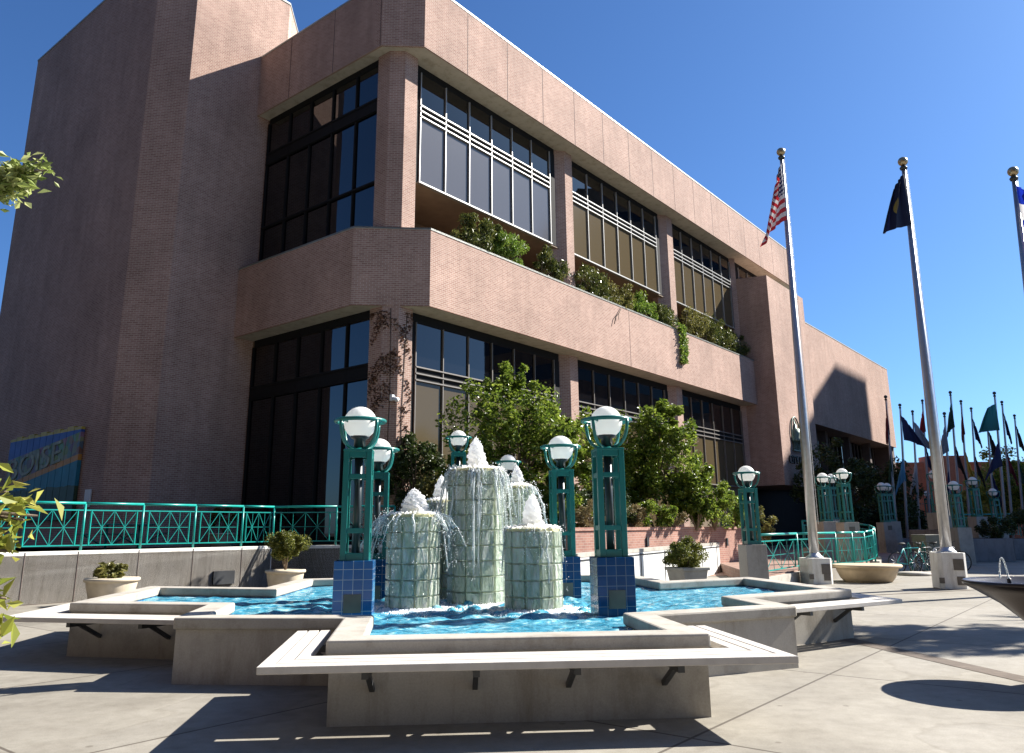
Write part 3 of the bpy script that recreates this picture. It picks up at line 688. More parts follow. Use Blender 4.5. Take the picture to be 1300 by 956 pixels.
# ---------------------------------------------------------------- benches around the basin
def bench(poly,zs,widths,label,brk):
    """poly: open list of basin corners (fountain frame) the bench wraps; widths per segment"""
    t=thing('slat_bench',label,'bench',(0,0,0),FROT,'benches wrapped round the basin')
    segs=list(zip(poly[:-1],poly[1:])); ns=3
    def line(i,off):
        a,b=Vector(segs[i][0]),Vector(segs[i][1]); e=(b-a).normalized(); n=Vector((e.y,-e.x)); return a+n*off,e
    def inter(i,j,oi,oj):
        p,e=line(i,oi);q,f=line(j,oj); d=e.x*f.y-e.y*f.x; s=((q.x-p.x)*f.y-(q.y-p.y)*f.x)/d; return p+e*s
    for k in range(ns):
        mbs=MB()
        for i in range(len(segs)):
            w=widths[i]; o0=.10+(w-.10)*k/ns+.008; o1=.10+(w-.10)*(k+1)/ns-.008
            def off(ii,fr): return .10+(widths[ii]-.10)*(k+fr)/ns+(.008 if fr==0 else -.008)
            if i==0: a0=line(0,o0)[0];a1=line(0,o1)[0]
            else: a0=inter(i-1,i,off(i-1,0),off(i,0));a1=inter(i-1,i,off(i-1,1),off(i,1))
            if i==len(segs)-1:
                p,e=line(i,o0); L=(Vector(segs[i][1])-Vector(segs[i][0])).length; b0_=p+e*L; p,e=line(i,o1); b1_=p+e*L
            else: b0_=inter(i,i+1,off(i,0),off(i+1,0));b1_=inter(i,i+1,off(i,1),off(i+1,1))
            mbs.prism([tuple(a0),tuple(b0_),tuple(b1_),tuple(a1)],zs-.055,zs)
        mbs.build('slat','bench_slat',t,bevel=.006)
    for i,fr in brk:
        a,b=Vector(segs[i][0]),Vector(segs[i][1]); e=(b-a).normalized(); n=Vector((e.y,-e.x)); p=a+(b-a)*fr; w=widths[i]
        mb=MB(); mb.bar((*(p-n*.02),zs-.09),(*(p+n*(w-.06)),zs-.08),.05,.06); mb.bar((*(p-n*.02),zs-.28),(*(p+n*(w-.25)),zs-.1),.04,.04)
        mb.build('bracket','gunmetal',t)
    return t
def sg(a,b,f): return (a[0]+(b[0]-a[0])*f,a[1]+(b[1]-a[1])*f)
FOi=FO
bench([sg(FO[0],FO[1],.93),FO[0],FO[19],sg(FO[19],FO[18],.9)],.55,[.44,.60,.46],'long pale slat bench wrapping the front of the fountain',[(1,.12),(1,.38),(1,.62),(1,.87),(0,.4),(2,.4)])
bench([sg(FO[5],FO[4],.05),FO[4],FO[3]],.53,[.6,.6],'pale slat bench wrapping the left arm of the fountain',[(0,.3),(0,.8),(1,.25),(1,.75)])
bench([FO[16],FO[15],sg(FO[15],FO[14],.95)],.53,[.5,.55],'pale slat bench wrapping the right arm of the fountain',[(0,.3),(0,.8),(1,.3),(1,.7)])

# ---------------------------------------------------------------- retaining wall and railing at the left
WH=1.13
def wallbox(mb,a,b,z0,z1,th):
    a=Vector((a.x,a.y,0));b=Vector((b.x,b.y,0)); e=(b-a).normalized(); n=Vector((-e.y,e.x,0))*th
    mb.prism([(a.x,a.y),(b.x,b.y),((b+n).x,(b+n).y),((a+n).x,(a+n).y)],z0,z1); return mb
rw=MB(); A0=K-EU*16; B0=K+FX*3.4
e1=EU;n1=EV*.3; e2=FX; n2=FY*.3
kin=K+EV*.3+EU*0.  # rough inner mitre
pl=[A0,K,B0,B0+FY*.3,K+FY*.25+EV*.08+Vector((0,0,0)),A0+EV*.3]
rwt=thing('retaining_wall','pale concrete retaining wall below the left teal railing','wall')
MB().prism([(p.x,p.y) for p in pl],0,WH).build('wall','wall_concrete',rwt,bevel=.015)
jm=MB()
for x in (30,98,175,244,306):
    p=onpl(x,720,K,EV); p=Vector((p.x,p.y,0)); jm.bar(p+Vector((0,0,.01))-EV*.0015,p+Vector((0,0,WH-.01))-EV*.0015,.022,.006)
jm.build('wall_joint','joint',rwt)
MB().box((*(K-EU*1.45-EV*.01).xy,.35),(.62,.1,.34),BROT).build('wall_vent','gunmetal',rwt)
def railing(posts,label,cat='railing',h=1.08,cells=2,pan=True,zoff=None,mat='teal_sunlit'):
    """posts: list of Vector base points"""
    t=thing('metal_railing',label,cat)
    r=MB();
    for a,b in zip(posts[:-1],posts[1:]):
        up=Vector((0,0,1)); r.tube([a+up*h,b+up*h],.032,8)
        for q,wd in ((h-.16,.028),(.12,.028)): r.bar(a+up*q,b+up*q,wd,wd)
    r.build('rail',mat,t)
    for p in posts: MB().tube([p,p+Vector((0,0,h))],.03,8).build('post',mat,t)
    if pan:
        for a,b in zip(posts[:-1],posts[1:]):
            up=Vector((0,0,1)); L=(b-a).length; e=(b-a)/L; a1=a+e*L*.11; b1=b-e*L*.11; z0,z1=.12,h-.16; m=MB()
            for p in (a1,b1): m.bar(p+up*z0,p+up*z1,.03,.03)
            for k in range(cells):
                p=a1+(b1-a1)*(k/cells); q=a1+(b1-a1)*((k+1)/cells); mid=(p+q)/2
                m.bar(p+up*z0,q+up*z1,.012); m.bar(p+up*z1,q+up*z0,.012); m.bar(mid+up*z0,mid+up*z1,.012); m.bar(p+up*(z0+z1)/2,q+up*(z0+z1)/2,.012)
                if k: m.bar(p+up*z0,p+up*z1,.012)
            m.build('panel',mat,t)
    return t
pp=[]
for x in (-50,18,103,178,245,306):
    p=onpl(x,690,K+EV*.12,EV); pp.append(Vector((p.x,p.y,WH)))
kc=K+FY*.12+EV*.02; kc.z=WH; pp.append(Vector((kc.x,kc.y,WH)))
for q in (1.75,3.4):
    p=K+FX*q+FY*.12; pp.append(Vector((p.x,p.y,WH)))
railing(pp,'teal railing with crossed bar panels on top of the left retaining wall')
# right curved railing
cr=[gy(967,725,19.8),gy(1015,721.5,22.9),gy(1064,718.5,24.3),gy(1085,715.5,24.9),gy(1100,711,25.7),gy(1109,690,26.8),gy(1112,690,28.2),gy(1106,690,30),gy(1088,690,31.3),gy(1064,690,31.8),gy(1040,690,31.8),gy(1021,690,31.4)]
for q in cr[:5]: q.z=RT
for q,zq in zip(cr[5:],(.38,.46,.55,.62,.68,.72,.75)): q.z=zq
railing([Vector(p) for p in cr],'teal railing sweeping in a curve around the upper plaza at the right',h=1.0,cells=2)
mb=MB()
for a_,b_ in zip(cr[:5],cr[1:6]):
    wallbox(mb,Vector((a_.x,a_.y,0))+FY*-.12,Vector((b_.x,b_.y,0))+FY*-.12,0,RT-.03,.22)
tag(mb.build('upper_plaza_kerb','coping'),kind='structure')
mb=MB()
for a_,b_ in zip(cr[4:-1],cr[5:]):
    a3,b3=Vector((a_.x,a_.y,0)),Vector((b_.x,b_.y,0)); e_=(b3-a3).normalized(); n_=Vector((-e_.y,e_.x,0))*.12; 
    mb.prism([(a3-n_)[:2],(b3-n_)[:2],(b3+n_)[:2],(a3+n_)[:2]],0,min(a_.z,b_.z)+.01)
tag(mb.build('curved_kerb','coping'),'low curved concrete kerb carrying the back of the curved teal railing','kerb')
# low white panelled ramp wall
a,b=gy(733,700,16.5),gy(940,684,31.); lw_=thing('ramp_wall','low white panelled wall climbing beside the brick ramp','wall')
a=Vector((a.x,a.y,0));b=Vector((b.x,b.y,0)); mb=MB(); wallbox(mb,a,b,0,.94,.2); mb.build('wall','white_panel',lw_)
mb=MB(); wallbox(mb,a-FY*.02,b-FY*.02,.94,1.02,.3); mb.build('wall_cap','coping',lw_)
mb=MB(); e=(b-a).normalized(); L=(b-a).length; nn2=Vector((e.y,-e.x,0))
for k in range(9):
    p=a+e*L*k/8+nn2*.004; mb.bar(p+Vector((0,0,.05)),p+Vector((0,0,.92)),.03,.02)
mb.bar(a+nn2*.004+Vector((0,0,.88)),b+nn2*.004+Vector((0,0,.88)),.02,.03)
mb.build('panel_frame','gunmetal',lw_)
# brick planter wall
a=gy(727,690,20.8);b=gy(947,680,29.5); a=Vector((a.x,a.y,0)); 
b=a+EU*11.2
pw_=thing('brick_planter','long low brick planter wall in front of the shrubs','planter')
MB().prism([(a.x,a.y),(b.x,b.y),((b+EV*3.3).x,(b+EV*3.3).y),((a+EV*3.3-FX*0).x,(a+EV*3.3).y)],0,1.46).build('planter_wall','brick_low',pw_)
mb=MB(); mb.prism([((a-EV*.03-EU*.03).x,(a-EV*.03-EU*.03).y),((b-EV*.03).x,(b-EV*.03).y),((b+EV*.3).x,(b+EV*.3).y),((a+EV*.3-EU*.03).x,(a+EV*.3-EU*.03).y)],1.46,1.55); mb.build('planter_cap','brick_low',pw_)
MB().prism([((a+EV*.3).x,(a+EV*.3).y),((b+EV*.3).x,(b+EV*.3).y),((b+EV*3.2).x,(b+EV*3.2).y),((a+EV*3.2).x,(a+EV*3.2).y)],1.4,1.5).build('planter_soil','soil',pw_)
PA,PBn=a.copy(),b.copy()
for x,lb in ((822,'small dark step light on the brick planter left of the potted bush'),(923,'small dark step light near the right end of the brick planter')):
    p=onpl(x,688,PA-EV*.02,EV); tag(MB().box((0,0,0),(.12,.05,.26),BROT).build('step_light','gunmetal',None,0,p),lb,'wall light',"step lights on the brick planter")

# ---------------------------------------------------------------- planters
def pot(prof,loc,mat,label,n=32,sx_=1.,rz=0.):
    t=thing('planter_pot',label,'planter',loc,rz)
    mb=MB().lathe(prof,n); mb.v=[(v[0]*sx_,v[1],v[2]) for v in mb.v]; mb.build('pot',mat,t)
    r,z=prof[-1]; mb=MB().lathe([(r*.8,z-.06),(r*.97,z-.03)],n); mb.v=[(v[0]*sx_,v[1],v[2]) for v in mb.v]; mb.build('soil','soil',t); return t
def potprof(R,h,rim=.07): return [(R*.72,0),(R*.80,h*.3),(R*.88,h*.6),(R*.93,h-rim-.02),(R*.93,h-rim),(R,h-rim),(R*1.02,h-rim/2),(R,h),(R*.93,h)]
def wpx(p): return (p-CAM).dot(F0)/FOC
p=gy(142,740,17.9); p.z=0; pot(potprof(.56,.56),p,'cream_pot','round cream planter bowl of succulents by the left retaining wall')
def shrub(name,loc,r,n,k,size,mat,label,cat='shrub',group=None,stem=True,aspect=.5,cr=.3,shell=.4,long=None,stemmat='bark'):
    t=thing(name,label,cat,loc,0,group)
    c=(0,0,r[2]*1.0+(0 if not stem else stem if stem is not True else .05)); pts=clumps(c,r,n,k,cr,shell)
    pts=pts[pts[:,2]>-.02]
    leafmesh('foliage',pts,size,mat,t,None,aspect,long=long)
    if stem:
        mb=MB()
        for i in range(5):
            a=random.uniform(0,2*PI); mb.tube([(0,0,-.02),(r[0]*.25*math.cos(a),r[1]*.25*math.sin(a),c[2]*.6),(r[0]*.6*math.cos(a),r[1]*.6*math.sin(a),c[2]+r[2]*.3)],[.03*r[2]+.012,.02*r[2]+.008,.005],6)
        mb.build('stems',stemmat,t)
    return t
shrub('succulent_plant',Vector((p.x,p.y,.53)),(.36,.36,.16),700,16,.14,'leaf_olive','clump of green succulents in the round cream bowl','plant',stem=False)
p=gz(362,740,0); p=gy(362,735,19.6); p.z=0
pot(potprof(.47,.62),p,'cream_pot','round cream pot holding the clipped conifer by the left wall')
shrub('conifer_shrub',Vector((p.x,p.y,.6)),(.52,.5,.30),9000,34,.06,'leaf_conifer','rounded clipped conifer shrub in the cream pot beside the wall corner','shrub',stem=.28,cr=.36)
# square grey pot with bush
p=gy(873,735,15.6); p.z=.0
t=thing('planter_pot','square tapered grey planter holding a clipped bush beside the ramp','planter',p,FROT+.3)
q=MB(); 
for (z0,w0,z1,w1) in ((.0,.36,.72,.56),): q.add([(s1*w/2,s2*w/2,z) for z,w in ((z0,w0),(z1,w1)) for s1,s2 in ((-1,-1),(1,-1),(1,1),(-1,1))],[(3,2,1,0),(4,5,6,7),(0,1,5,4),(1,2,6,5),(2,3,7,6),(3,0,4,7)])
q.build('pot','grey_pot',t,bevel=.01); MB().box((0,0,.75),(.62,.62,.06)).build('rim','grey_pot',t,bevel=.01)
shrub('clipped_bush',Vector((p.x,p.y,.70)),(.40,.40,.27),9000,40,.05,'leaf_conifer','small rounded green bush in the square grey planter','shrub',stem=.04,cr=.36)
# oval tan bowl right
p=gy(1102,736,22.9); p.z=0; pot([(.62,0),(.72,.12),(.80,.3),(.82,.38),(.90,.38),(.93,.43),(.90,.47),(.84,.47)],p,'tan_pot','wide oval tan planter at the foot of the curved railing',36,1.)
# far pots behind rail at left
p=gy(282,690,28); p.z=TZ; pot(potprof(.5,.45),p,'cream_pot','cream pot on the terrace seen through the left railing')
shrub('potted_plant',Vector((p.x,p.y,TZ+.42)),(.5,.5,.38),900,16,.13,'leaf_olive','olive green plant in the terrace pot behind the railing','plant',stem=.2)
# cafe tables behind the railing
def cafe_table(x,Y,label):
    p=gy(x,680,Y); p.z=TZ; t=thing('cafe_table',label,'table',p,0,'teal cafe tables on the terrace')
    MB().lathe([(.45,.70),(.46,.72),(.45,.74)],24).build('table_top','teal',t)
    MB().tube([(0,0,0),(0,0,.7)],.035,8).build('pedestal_leg','teal',t)
    for k in range(3):
        a=k*2.1; s=MB().lathe([(.17,.43),(.18,.45),(.17,.46)],16,(.72*math.cos(a),.72*math.sin(a),0)); s.tube([(.72*math.cos(a),.72*math.sin(a),.43),(.1*math.cos(a),.1*math.sin(a),.12)],.022,6); s.build('stool','teal',t)
cafe_table(135,23.5,'teal round cafe table nearest the mural behind the railing'); cafe_table(176,25.5,'teal round cafe table between the mural and the terrace pot')
# ---------------------------------------------------------------- flagpoles
def flagpole(base,topz,rb,rt_,label,group,box=None,mat='pole_alu',gold=True):
    t=thing('flagpole',label,'flagpole',base,0,group); z0=0
    if box:
        w,h,rz=box; o=MB(); ch=w*.12
        pl=[(w/2,w/2-ch),(w/2-ch,w/2),(-w/2+ch,w/2),(-w/2,w/2-ch),(-w/2,-w/2+ch),(-w/2+ch,-w/2),(w/2-ch,-w/2),(w/2,-w/2+ch)]
        a,b=math.cos(rz),math.sin(rz); pl=[(x*a-y*b,x*b+y*a) for x,y in pl]
        MB().prism(pl,0,h).build('concrete_base','wall_concrete',t,bevel=.012)
        for (dx,dz,ww) in ((.12,h-.28,.24),(.14,.2,.18),(-.3,.2,.12)):
            cx_,cy_=dx,-w/2-.003
            MB().box((cx_*a-cy_*b,cx_*b+cy_*a,dz),(ww,.02,ww*1.1),rz).build('vent','plaque',t)
        MB().lathe([(w*.34,h),(w*.34,h+.03),(w*.26,h+.06),(w*.16,h+.16),(w*.13,h+.2)],28).build('pole_collar','aluminium',t); z0=h
    H_=topz-base.z
    MB().tube([(0,0,z0),(0,0,z0+(H_-z0)*.3),(0,0,H_)],[rb,rb*.95,rt_],16).build('pole',mat,t)
    MB().lathe([(rt_*1.6,H_-.05),(rt_*1.9,H_),(rt_*1.2,H_+.05)],12).build('truck','dark_pole',t)
    MB().sphere((0,0,H_+.05+rt_*2.6),max(.06,rt_*2.4),16,10).build('finial','gold' if gold else 'dark_pole',t)
    MB().tube([(rb*1.4,0,z0+.9),(rt_*1.5+.01,0,H_-.05)],.008 if gold else .01,5).build('halyard','white_plastic',t)
    return t
def topz(base,x,y):   # height over base where the image line hits
    w0=base.y; return gy(x,y,w0).z
def flagmesh(name,top,hoist,fly,dirv,drop,mat,label,cat='flag',group=None,fold=.09,nf=3.,spread=1.,ns=36,nt=22,lift=0.):
    """hanging cloth: hoist edge on the pole, fly gathered by folds and sagging"""
    dirv=Vector(dirv).normalized(); side=Vector((-dirv.y,dirv.x,0)); vs=[];fs=[];uvs=[]
    for i in range(ns+1):
        s=i/ns
        for j in range(nt+1):
            t_=j/nt
            env=s**.8; spr=spread*(.35+.65*t_ if lift==0 else 1.)
            h=fly*s*spr*(1-.25*s); dz=drop*fly*(s**1.25)*(1-.25*t_)
            fo=fold*math.sin(s*nf*2*PI+t_*2.2)*env; fo2=fold*.5*math.cos(s*nf*4*PI+t_*3)*env
            p=Vector(top)+dirv*(h+fo2)+side*fo+Vector((0,0,-t_*hoist*(1-.0*s)-dz+lift*s))
            vs.append(tuple(p)); uvs.append((s,1-t_))
    for i in range(ns):
        for j in range(nt):
            a=i*(nt+1)+j; fs.append((a,a+1,a+nt+2,a+nt+1))
    me=bpy.data.meshes.new(name); me.from_pydata(vs,[],fs); me.polygons.foreach_set('use_smooth',[True]*len(fs))
    uv=me.uv_layers.new(name='UVMap')
    for l in me.loops: uv.data[l.index].uv=uvs[l.vertex_index]
    me.materials.append(MAT[mat]); o=bpy.data.objects.new(name,me); COL.objects.link(o); tag(o,label,cat,group); return o
def clothshader(m,nt,b,c):
    nt.links.new(c,b.inputs['Base Color']); setp(b,rough=.7)
    t=N(nt,'ShaderNodeBsdfTranslucent'); nt.links.new(c,t.inputs[0]); ms=N(nt,'ShaderNodeMixShader'); ms.inputs[0].default_value=.35
    o=[x for x in nt.nodes if x.type=='OUTPUT_MATERIAL'][0]
    nt.links.new(b.outputs[0],ms.inputs[1]); nt.links.new(t.outputs[0],ms.inputs[2]); nt.links.new(ms.outputs[0],o.inputs[0])
def uvxy(nt):
    tc=N(nt,'ShaderNodeTexCoord'); s=N(nt,'ShaderNodeSeparateXYZ'); nt.links.new(tc.outputs['UV'],s.inputs[0]); return tc,s
def math_(nt,op,a,b=None):
    n=N(nt,'ShaderNodeMath',operation=op)
    for s,v in zip(n.inputs,(a,b)):
        if v is None: continue
        if isinstance(v,(int,float)): s.default_value=v
        else: nt.links.new(v,s)
    return n.outputs[0]
m,nt,b=newmat('stars_stripes'); tc,s=uvxy(nt)
k=math_(nt,'MODULO',math_(nt,'FLOOR',math_(nt,'MULTIPLY',s.outputs[1],13.)),2.)
c=mix(nt,k,(.75,.74,.72),(.52,.03,.04))
inv=math_(nt,'SUBTRACT',1.,k); c=mix(nt,inv,(.75,.74,.72),(.52,.03,.04))
can=math_(nt,'MULTIPLY',math_(nt,'LESS_THAN',s.outputs[0],.4),math_(nt,'GREATER_THAN',s.outputs[1],6/13))
mp=N(nt,'ShaderNodeMapping'); mp.inputs['Scale'].default_value=(15,13,1); nt.links.new(tc.outputs['UV'],mp.inputs[0])
fr=N(nt,'ShaderNodeVectorMath',operation='FRACTION'); nt.links.new(mp.outputs[0],fr.inputs[0]); ds=N(nt,'ShaderNodeVectorMath',operation='DISTANCE'); nt.links.new(fr.outputs[0],ds.inputs[0]); ds.inputs[1].default_value=(.5,.5,0)
star=math_(nt,'LESS_THAN',ds.outputs['Value'],.3); cc=mix(nt,star,(.012,.018,.09),(.7,.7,.7)); c=mix(nt,can,c,cc); clothshader(m,nt,b,c)
m,nt,b=newmat('navy_seal_flag'); tc,s=uvxy(nt)
ds=N(nt,'ShaderNodeVectorMath',operation='DISTANCE'); mp=N(nt,'ShaderNodeMapping'); mp.inputs['Scale'].default_value=(1.4,1,1); nt.links.new(tc.outputs['UV'],mp.inputs[0]); nt.links.new(mp.outputs[0],ds.inputs[0]); ds.inputs[1].default_value=(.7,.5,0)
c=ramp(nt,ds.outputs['Value'],[(0,(.03,.04,.06)),(.1,(.22,.16,.03)),(.19,(.004,.006,.028))],'CONSTANT'); clothshader(m,nt,b,c)
m,nt,b=newmat('blue_white_flag'); tc,s=uvxy(nt)
c=ramp(nt,s.outputs[1],[(0,(.01,.03,.38)),(.36,(.78,.78,.78)),(.66,(.01,.03,.38))],'CONSTANT')
ds=N(nt,'ShaderNodeVectorMath',operation='DISTANCE'); mp=N(nt,'ShaderNodeMapping'); mp.inputs['Scale'].default_value=(1.5,1,1); nt.links.new(tc.outputs['UV'],mp.inputs[0]); nt.links.new(mp.outputs[0],ds.inputs[0]); ds.inputs[1].default_value=(.55,.5,0)
rg=ramp(nt,ds.outputs['Value'],[(0,(0,0,0)),(.16,(1,1,1)),(.3,(0,0,0))],'CONSTANT'); c=mix(nt,rg,c,(.55,.02,.02)); clothshader(m,nt,b,c)
GP='tall grey flagpoles on concrete bases'
b1_=gz(1037,741,0); b2_=gz(1207,747,0)
f1=flagpole(b1_,gy(992,200,b1_.y).z,.13,.055,'tall flagpole on concrete base flying the striped flag, nearest the curved railing',GP,(.68,.68,FROT))
b2_.y-=.0
f2=flagpole(b2_,gy(1147,213,b2_.y).z,.13,.055,'tall flagpole on vented concrete base flying the navy flag',GP,(.66,.86,FROT-.25))
def polex(base,tx): return Vector((gy(tx[0],tx[1],base.y).x,base.y,base.z))
bx1=gy(992,200,b1_.y); bx2=gy(1147,213,b2_.y)
# lean removes the small error between the base and the tip seen in the photograph
def lean(t,base,tip):
    h=tip.z-base.z; t.rotation_euler.y=math.atan2(tip.x-base.x,h)
lean(f1,b1_,bx1); lean(f2,b2_,bx2)
b3_=gz(1352,752,0); tip3=gy(1287,226,b3_.y); f3=flagpole(b3_,tip3.z,.13,.055,'tall flagpole at the right edge flying the blue and white flag',GP,(.66,.86,FROT)); lean(f3,b3_,tip3)
flagmesh('hanging_flag',gy(992,208,b1_.y)+Vector((-.03,-.08,0)),1.9,3.0,(-.95,-.25,0),.42,'stars_stripes','limp red white and blue striped flag on the nearest tall flagpole',group='flags on the tall poles',spread=.42,fold=.13,nf=2.2)
flagmesh('hanging_flag',gy(1148,222,b2_.y)+Vector((-.03,-.08,0)),1.55,2.5,(-.95,-.2,0),.2,'navy_seal_flag','limp navy flag with a gold seal on the second tall flagpole',group='flags on the tall poles',spread=.55,fold=.1,nf=2.)
flagmesh('hanging_flag',gy(1285,238,b3_.y)+Vector((.0,-.15,0)),1.5,2.3,(.9,-.3,0),.2,'blue_white_flag','blue and white striped flag at the right edge of the picture',group='flags on the tall poles',spread=.45,fold=.1,nf=2.)
# far flagpoles
FC={'crimson':(.35,.02,.03),'sky blue':(.08,.3,.5),'grey blue':(.2,.25,.33),'dark green':(.01,.06,.04),'navy':(.01,.02,.09),'yellow':(.6,.4,.06),'white':(.5,.5,.5),'maroon':(.15,.015,.03),'teal green':(.02,.18,.2),'black':(.015,.015,.02)}
for k,c in FC.items():
    m,nt,b=newmat('cloth_'+k.replace(' ','_')); tc,s=uvxy(nt)
    cc=ramp(nt,s.outputs[1],[(0,tuple(x*.6 for x in c)),(.5,c),(1,tuple(min(1,x*1.3) for x in c))]); clothshader(m,nt,b,cc)
GF='thin flagpoles in the far row'; GG='flags on the far poles'
far=[(1124.5,507,1135,640,'maroon','dark green',.12),(1142.5,517,1150,650,'navy','sky blue',.5),(1158.5,525,1166,655,'grey blue','white',.45),(1171,511,1180,660,'crimson','navy',.25),
     (1199,528,1207,650,'grey blue','navy',.3),(1206.5,501,1219,655,'dark green','black',.25),(1220,512,1230,655,'maroon','yellow',.12),(1233,521,1242,655,'navy','black',.15),
     (1262.5,502,1275,650,'teal green','navy',.75),(1253,536,1262,650,'black','navy',.2),(1272,513,1284,655,'navy','maroon',.1),(1288,530,1298,650,'black','dark green',.15)]
ords=['first','second','third','fourth','fifth','sixth','seventh','eighth','ninth','tenth','eleventh','twelfth']
for i,(tx,ty,bx,by,c1,c2,sp) in enumerate(far):
    Y=44+3*(i%4); base=gy(bx,by,Y); base.z=0; tip=gy(tx,ty,Y)
    # continue the seen line down to the ground
    bb_=gy(bx,by,Y); k=(tip.z)/(tip.z-bb_.z); base=tip+(bb_-tip)*k; base.z=0; base.y=Y
    p=flagpole(base,tip.z,.07,.04,'thin %s far flagpole from the left, flying a %s flag'%(ords[i],c1),GF,None,'far_pole',False); lean(p,base,tip)
    d=-1 if i in (0,4,5,8,6,3) else 1; hs=(1.3,1.5)
    dn=(bb_-tip).normalized()
    flagmesh('hanging_flag',tip+dn*.5+Vector((0,-.05,0)),1.5,2.4,(d,-.1,0),.35 if sp<.6 else .1,'cloth_'+c1.replace(' ','_'),'%s flag on the %s thin far flagpole from the left'%(c1,ords[i]),group=GG,spread=min(.8,sp*1.5),fold=.12,nf=2.,ns=16,nt=10)
    flagmesh('hanging_flag',tip+dn*(3.0 if i!=8 else 2.6)+Vector((0,-.05,0)),1.4,2.3,(-d if i in(3,5,6,1,2) else d,-.1,0),.5,'cloth_'+c2.replace(' ','_'),'lower %s flag on the %s thin far flagpole from the left'%(c2,ords[i]),group=GG,spread=max(.25,sp),fold=.12,nf=2.,ns=16,nt=10)

# ---------------------------------------------------------------- trees and planting
def tree(loc,h,trunk_h,crown_c,crown_r,n,k,leaf,mat,label,name='leafy_tree',cr=.26,shell=.35,group=None,trunk_r=.09,bark='bark',stems=3,lobes=None,aspect=.55):
    t=thing(name,label,'tree',loc,0,group); mb=MB(); cc=Vector(crown_c)
    tips=[]
    for s in range(stems):
        a=random.uniform(0,2*PI); top=Vector((cc.x+.25*crown_r[0]*math.cos(a),cc.y+.25*crown_r[1]*math.sin(a),trunk_h+ (cc.z-trunk_h)*.5))
        mb.tube([(0,0,-.1),(top.x*.35,top.y*.35,trunk_h*.6),tuple(top)],[trunk_r,trunk_r*.75,trunk_r*.45],8); tips.append(top)
        for q in range(6):
            b=random.uniform(0,2*PI); e=top+Vector((crown_r[0]*.75*math.cos(b),crown_r[1]*.75*math.sin(b),random.uniform(-.1,.8)*crown_r[2]))
            mid=(top+e)/2+Vector((0,0,.15*crown_r[2])); mb.tube([top,mid,e],[trunk_r*.4,trunk_r*.22,.008],6)
    mb.build('trunk',bark,t)
    P=[clumps(tuple(cc),crown_r,n,k,cr,shell)]
    for (dx,dy,dz,r3,nn,kk) in (lobes or []): P.append(clumps((cc.x+dx,cc.y+dy,cc.z+dz),r3,nn,kk,cr*1.2,.2))
    leafmesh('crown',np.concatenate(P),leaf,mat,t,None,aspect)
    return t
def at(x,Y,z=0.):
    p=gy(x,600,Y); return Vector((p.x,p.y,z))
tree(at(648,23.2,1.3),5,1.2,(0,0,2.6),(2.15,1.3,2.2),15000,150,.14,'leaf_tree','bright green tree in front of the lower windows behind the glass columns',cr=.2,shell=.3,
     lobes=[(-1.5,-.2,-.7,(.8,.7,.9),4000,28),(1.6,0,-.3,(1.0,.7,1.2),4500,30),(0,0,-1.6,(1.8,.8,.7),5000,30),(-.2,0,2.1,(.8,.5,.6),1900,16)])
tree(at(848,26.5,1.4),5,1.1,(0,0,2.45),(1.25,1.1,1.9),9000,90,.14,'leaf_tree','glossy green tree right of the large right hand lamp post',cr=.24,shell=.3,
     lobes=[(-1.4,0,-.9,(.9,.8,1.0),4500,30),(.9,0,-1.4,(1.0,.8,.9),3500,22),(.2,0,1.5,(.55,.5,.6),1200,12),(1.0,0,-1.0,(.8,.7,.8),2200,18)])
tree(at(768,27.0,1.4),4,.6,(0,0,2.2),(1.9,1.2,1.9),9500,80,.13,'leaf_tree','lower olive tree filling the gap between the two green trees',cr=.25)
tree(at(527,24.8,1.0),4,.5,(0,0,1.9),(.95,.9,1.9),8500,80,.13,'leaf_dark','dark evergreen bush against the vine covered corner column',name='dark_bush',cr=.26,bark='bark_dark')
tree(at(560,24.2,1.0),4,.4,(0,0,1.25),(.9,.8,1.0),4000,40,.13,'leaf_olive','brownish green shrub low beneath the dark evergreen bush',name='dark_bush',cr=.3)
SG='shrubs filling the brick planter'
def plsh(x,Y,r,n,mat,label,size=.1,z=1.45,**k):
    return shrub('planter_shrub',at(x,Y,z),r,n,26,size,mat,label,group=SG,stem=.1,**k)
plsh(745,22.3,(.55,.5,.34),2400,'leaf_straw','straw coloured grass clump at the left end of the brick planter',.11,aspect=.2)
plsh(800,24.2,(.45,.45,.32),2000,'leaf_straw','dry tan shrub beside the right side of the large right lamp post',.1,aspect=.2)
plsh(828,24.6,(.7,.5,.42),3000,'leaf_tree','low green shrub spilling over the brick planter at its middle',.1)
plsh(852,25.3,(.5,.45,.36),2400,'leaf_straw','tan grass clump hanging over the planter above the square pot',.11,aspect=.2)
plsh(880,26.3,(.9,.6,.9),4600,'leaf_tree','upright green shrub right of the glossy green tree',.1)
plsh(903,27.2,(.75,.6,.85),4000,'leaf_tree','rounded mid green shrub near the right end of the planter',.1)
plsh(925,28.2,(.65,.55,.6),3400,'leaf_bright','yellow green shrub next to the lamp post at the planter end',.1)
plsh(760,23.9,(1.2,.8,.6),4500,'leaf_dark','dark green shrub low behind the large right lamp post',.11)
plsh(700,22.8,(1.1,.7,.8),5200,'leaf_tree','green shrub low beneath the bright green tree',.11,z=1.1)
plsh(640,22.4,(1.2,.7,.7),4000,'leaf_dark','dark low shrub hidden behind the glass columns',.12,z=1.)
plsh(963,29.5,(.5,.5,.6),1800,'leaf_olive','thin olive shrub in the shade right of the planter lamp post',.1,z=.9)
BG='plants growing in the balcony planter'
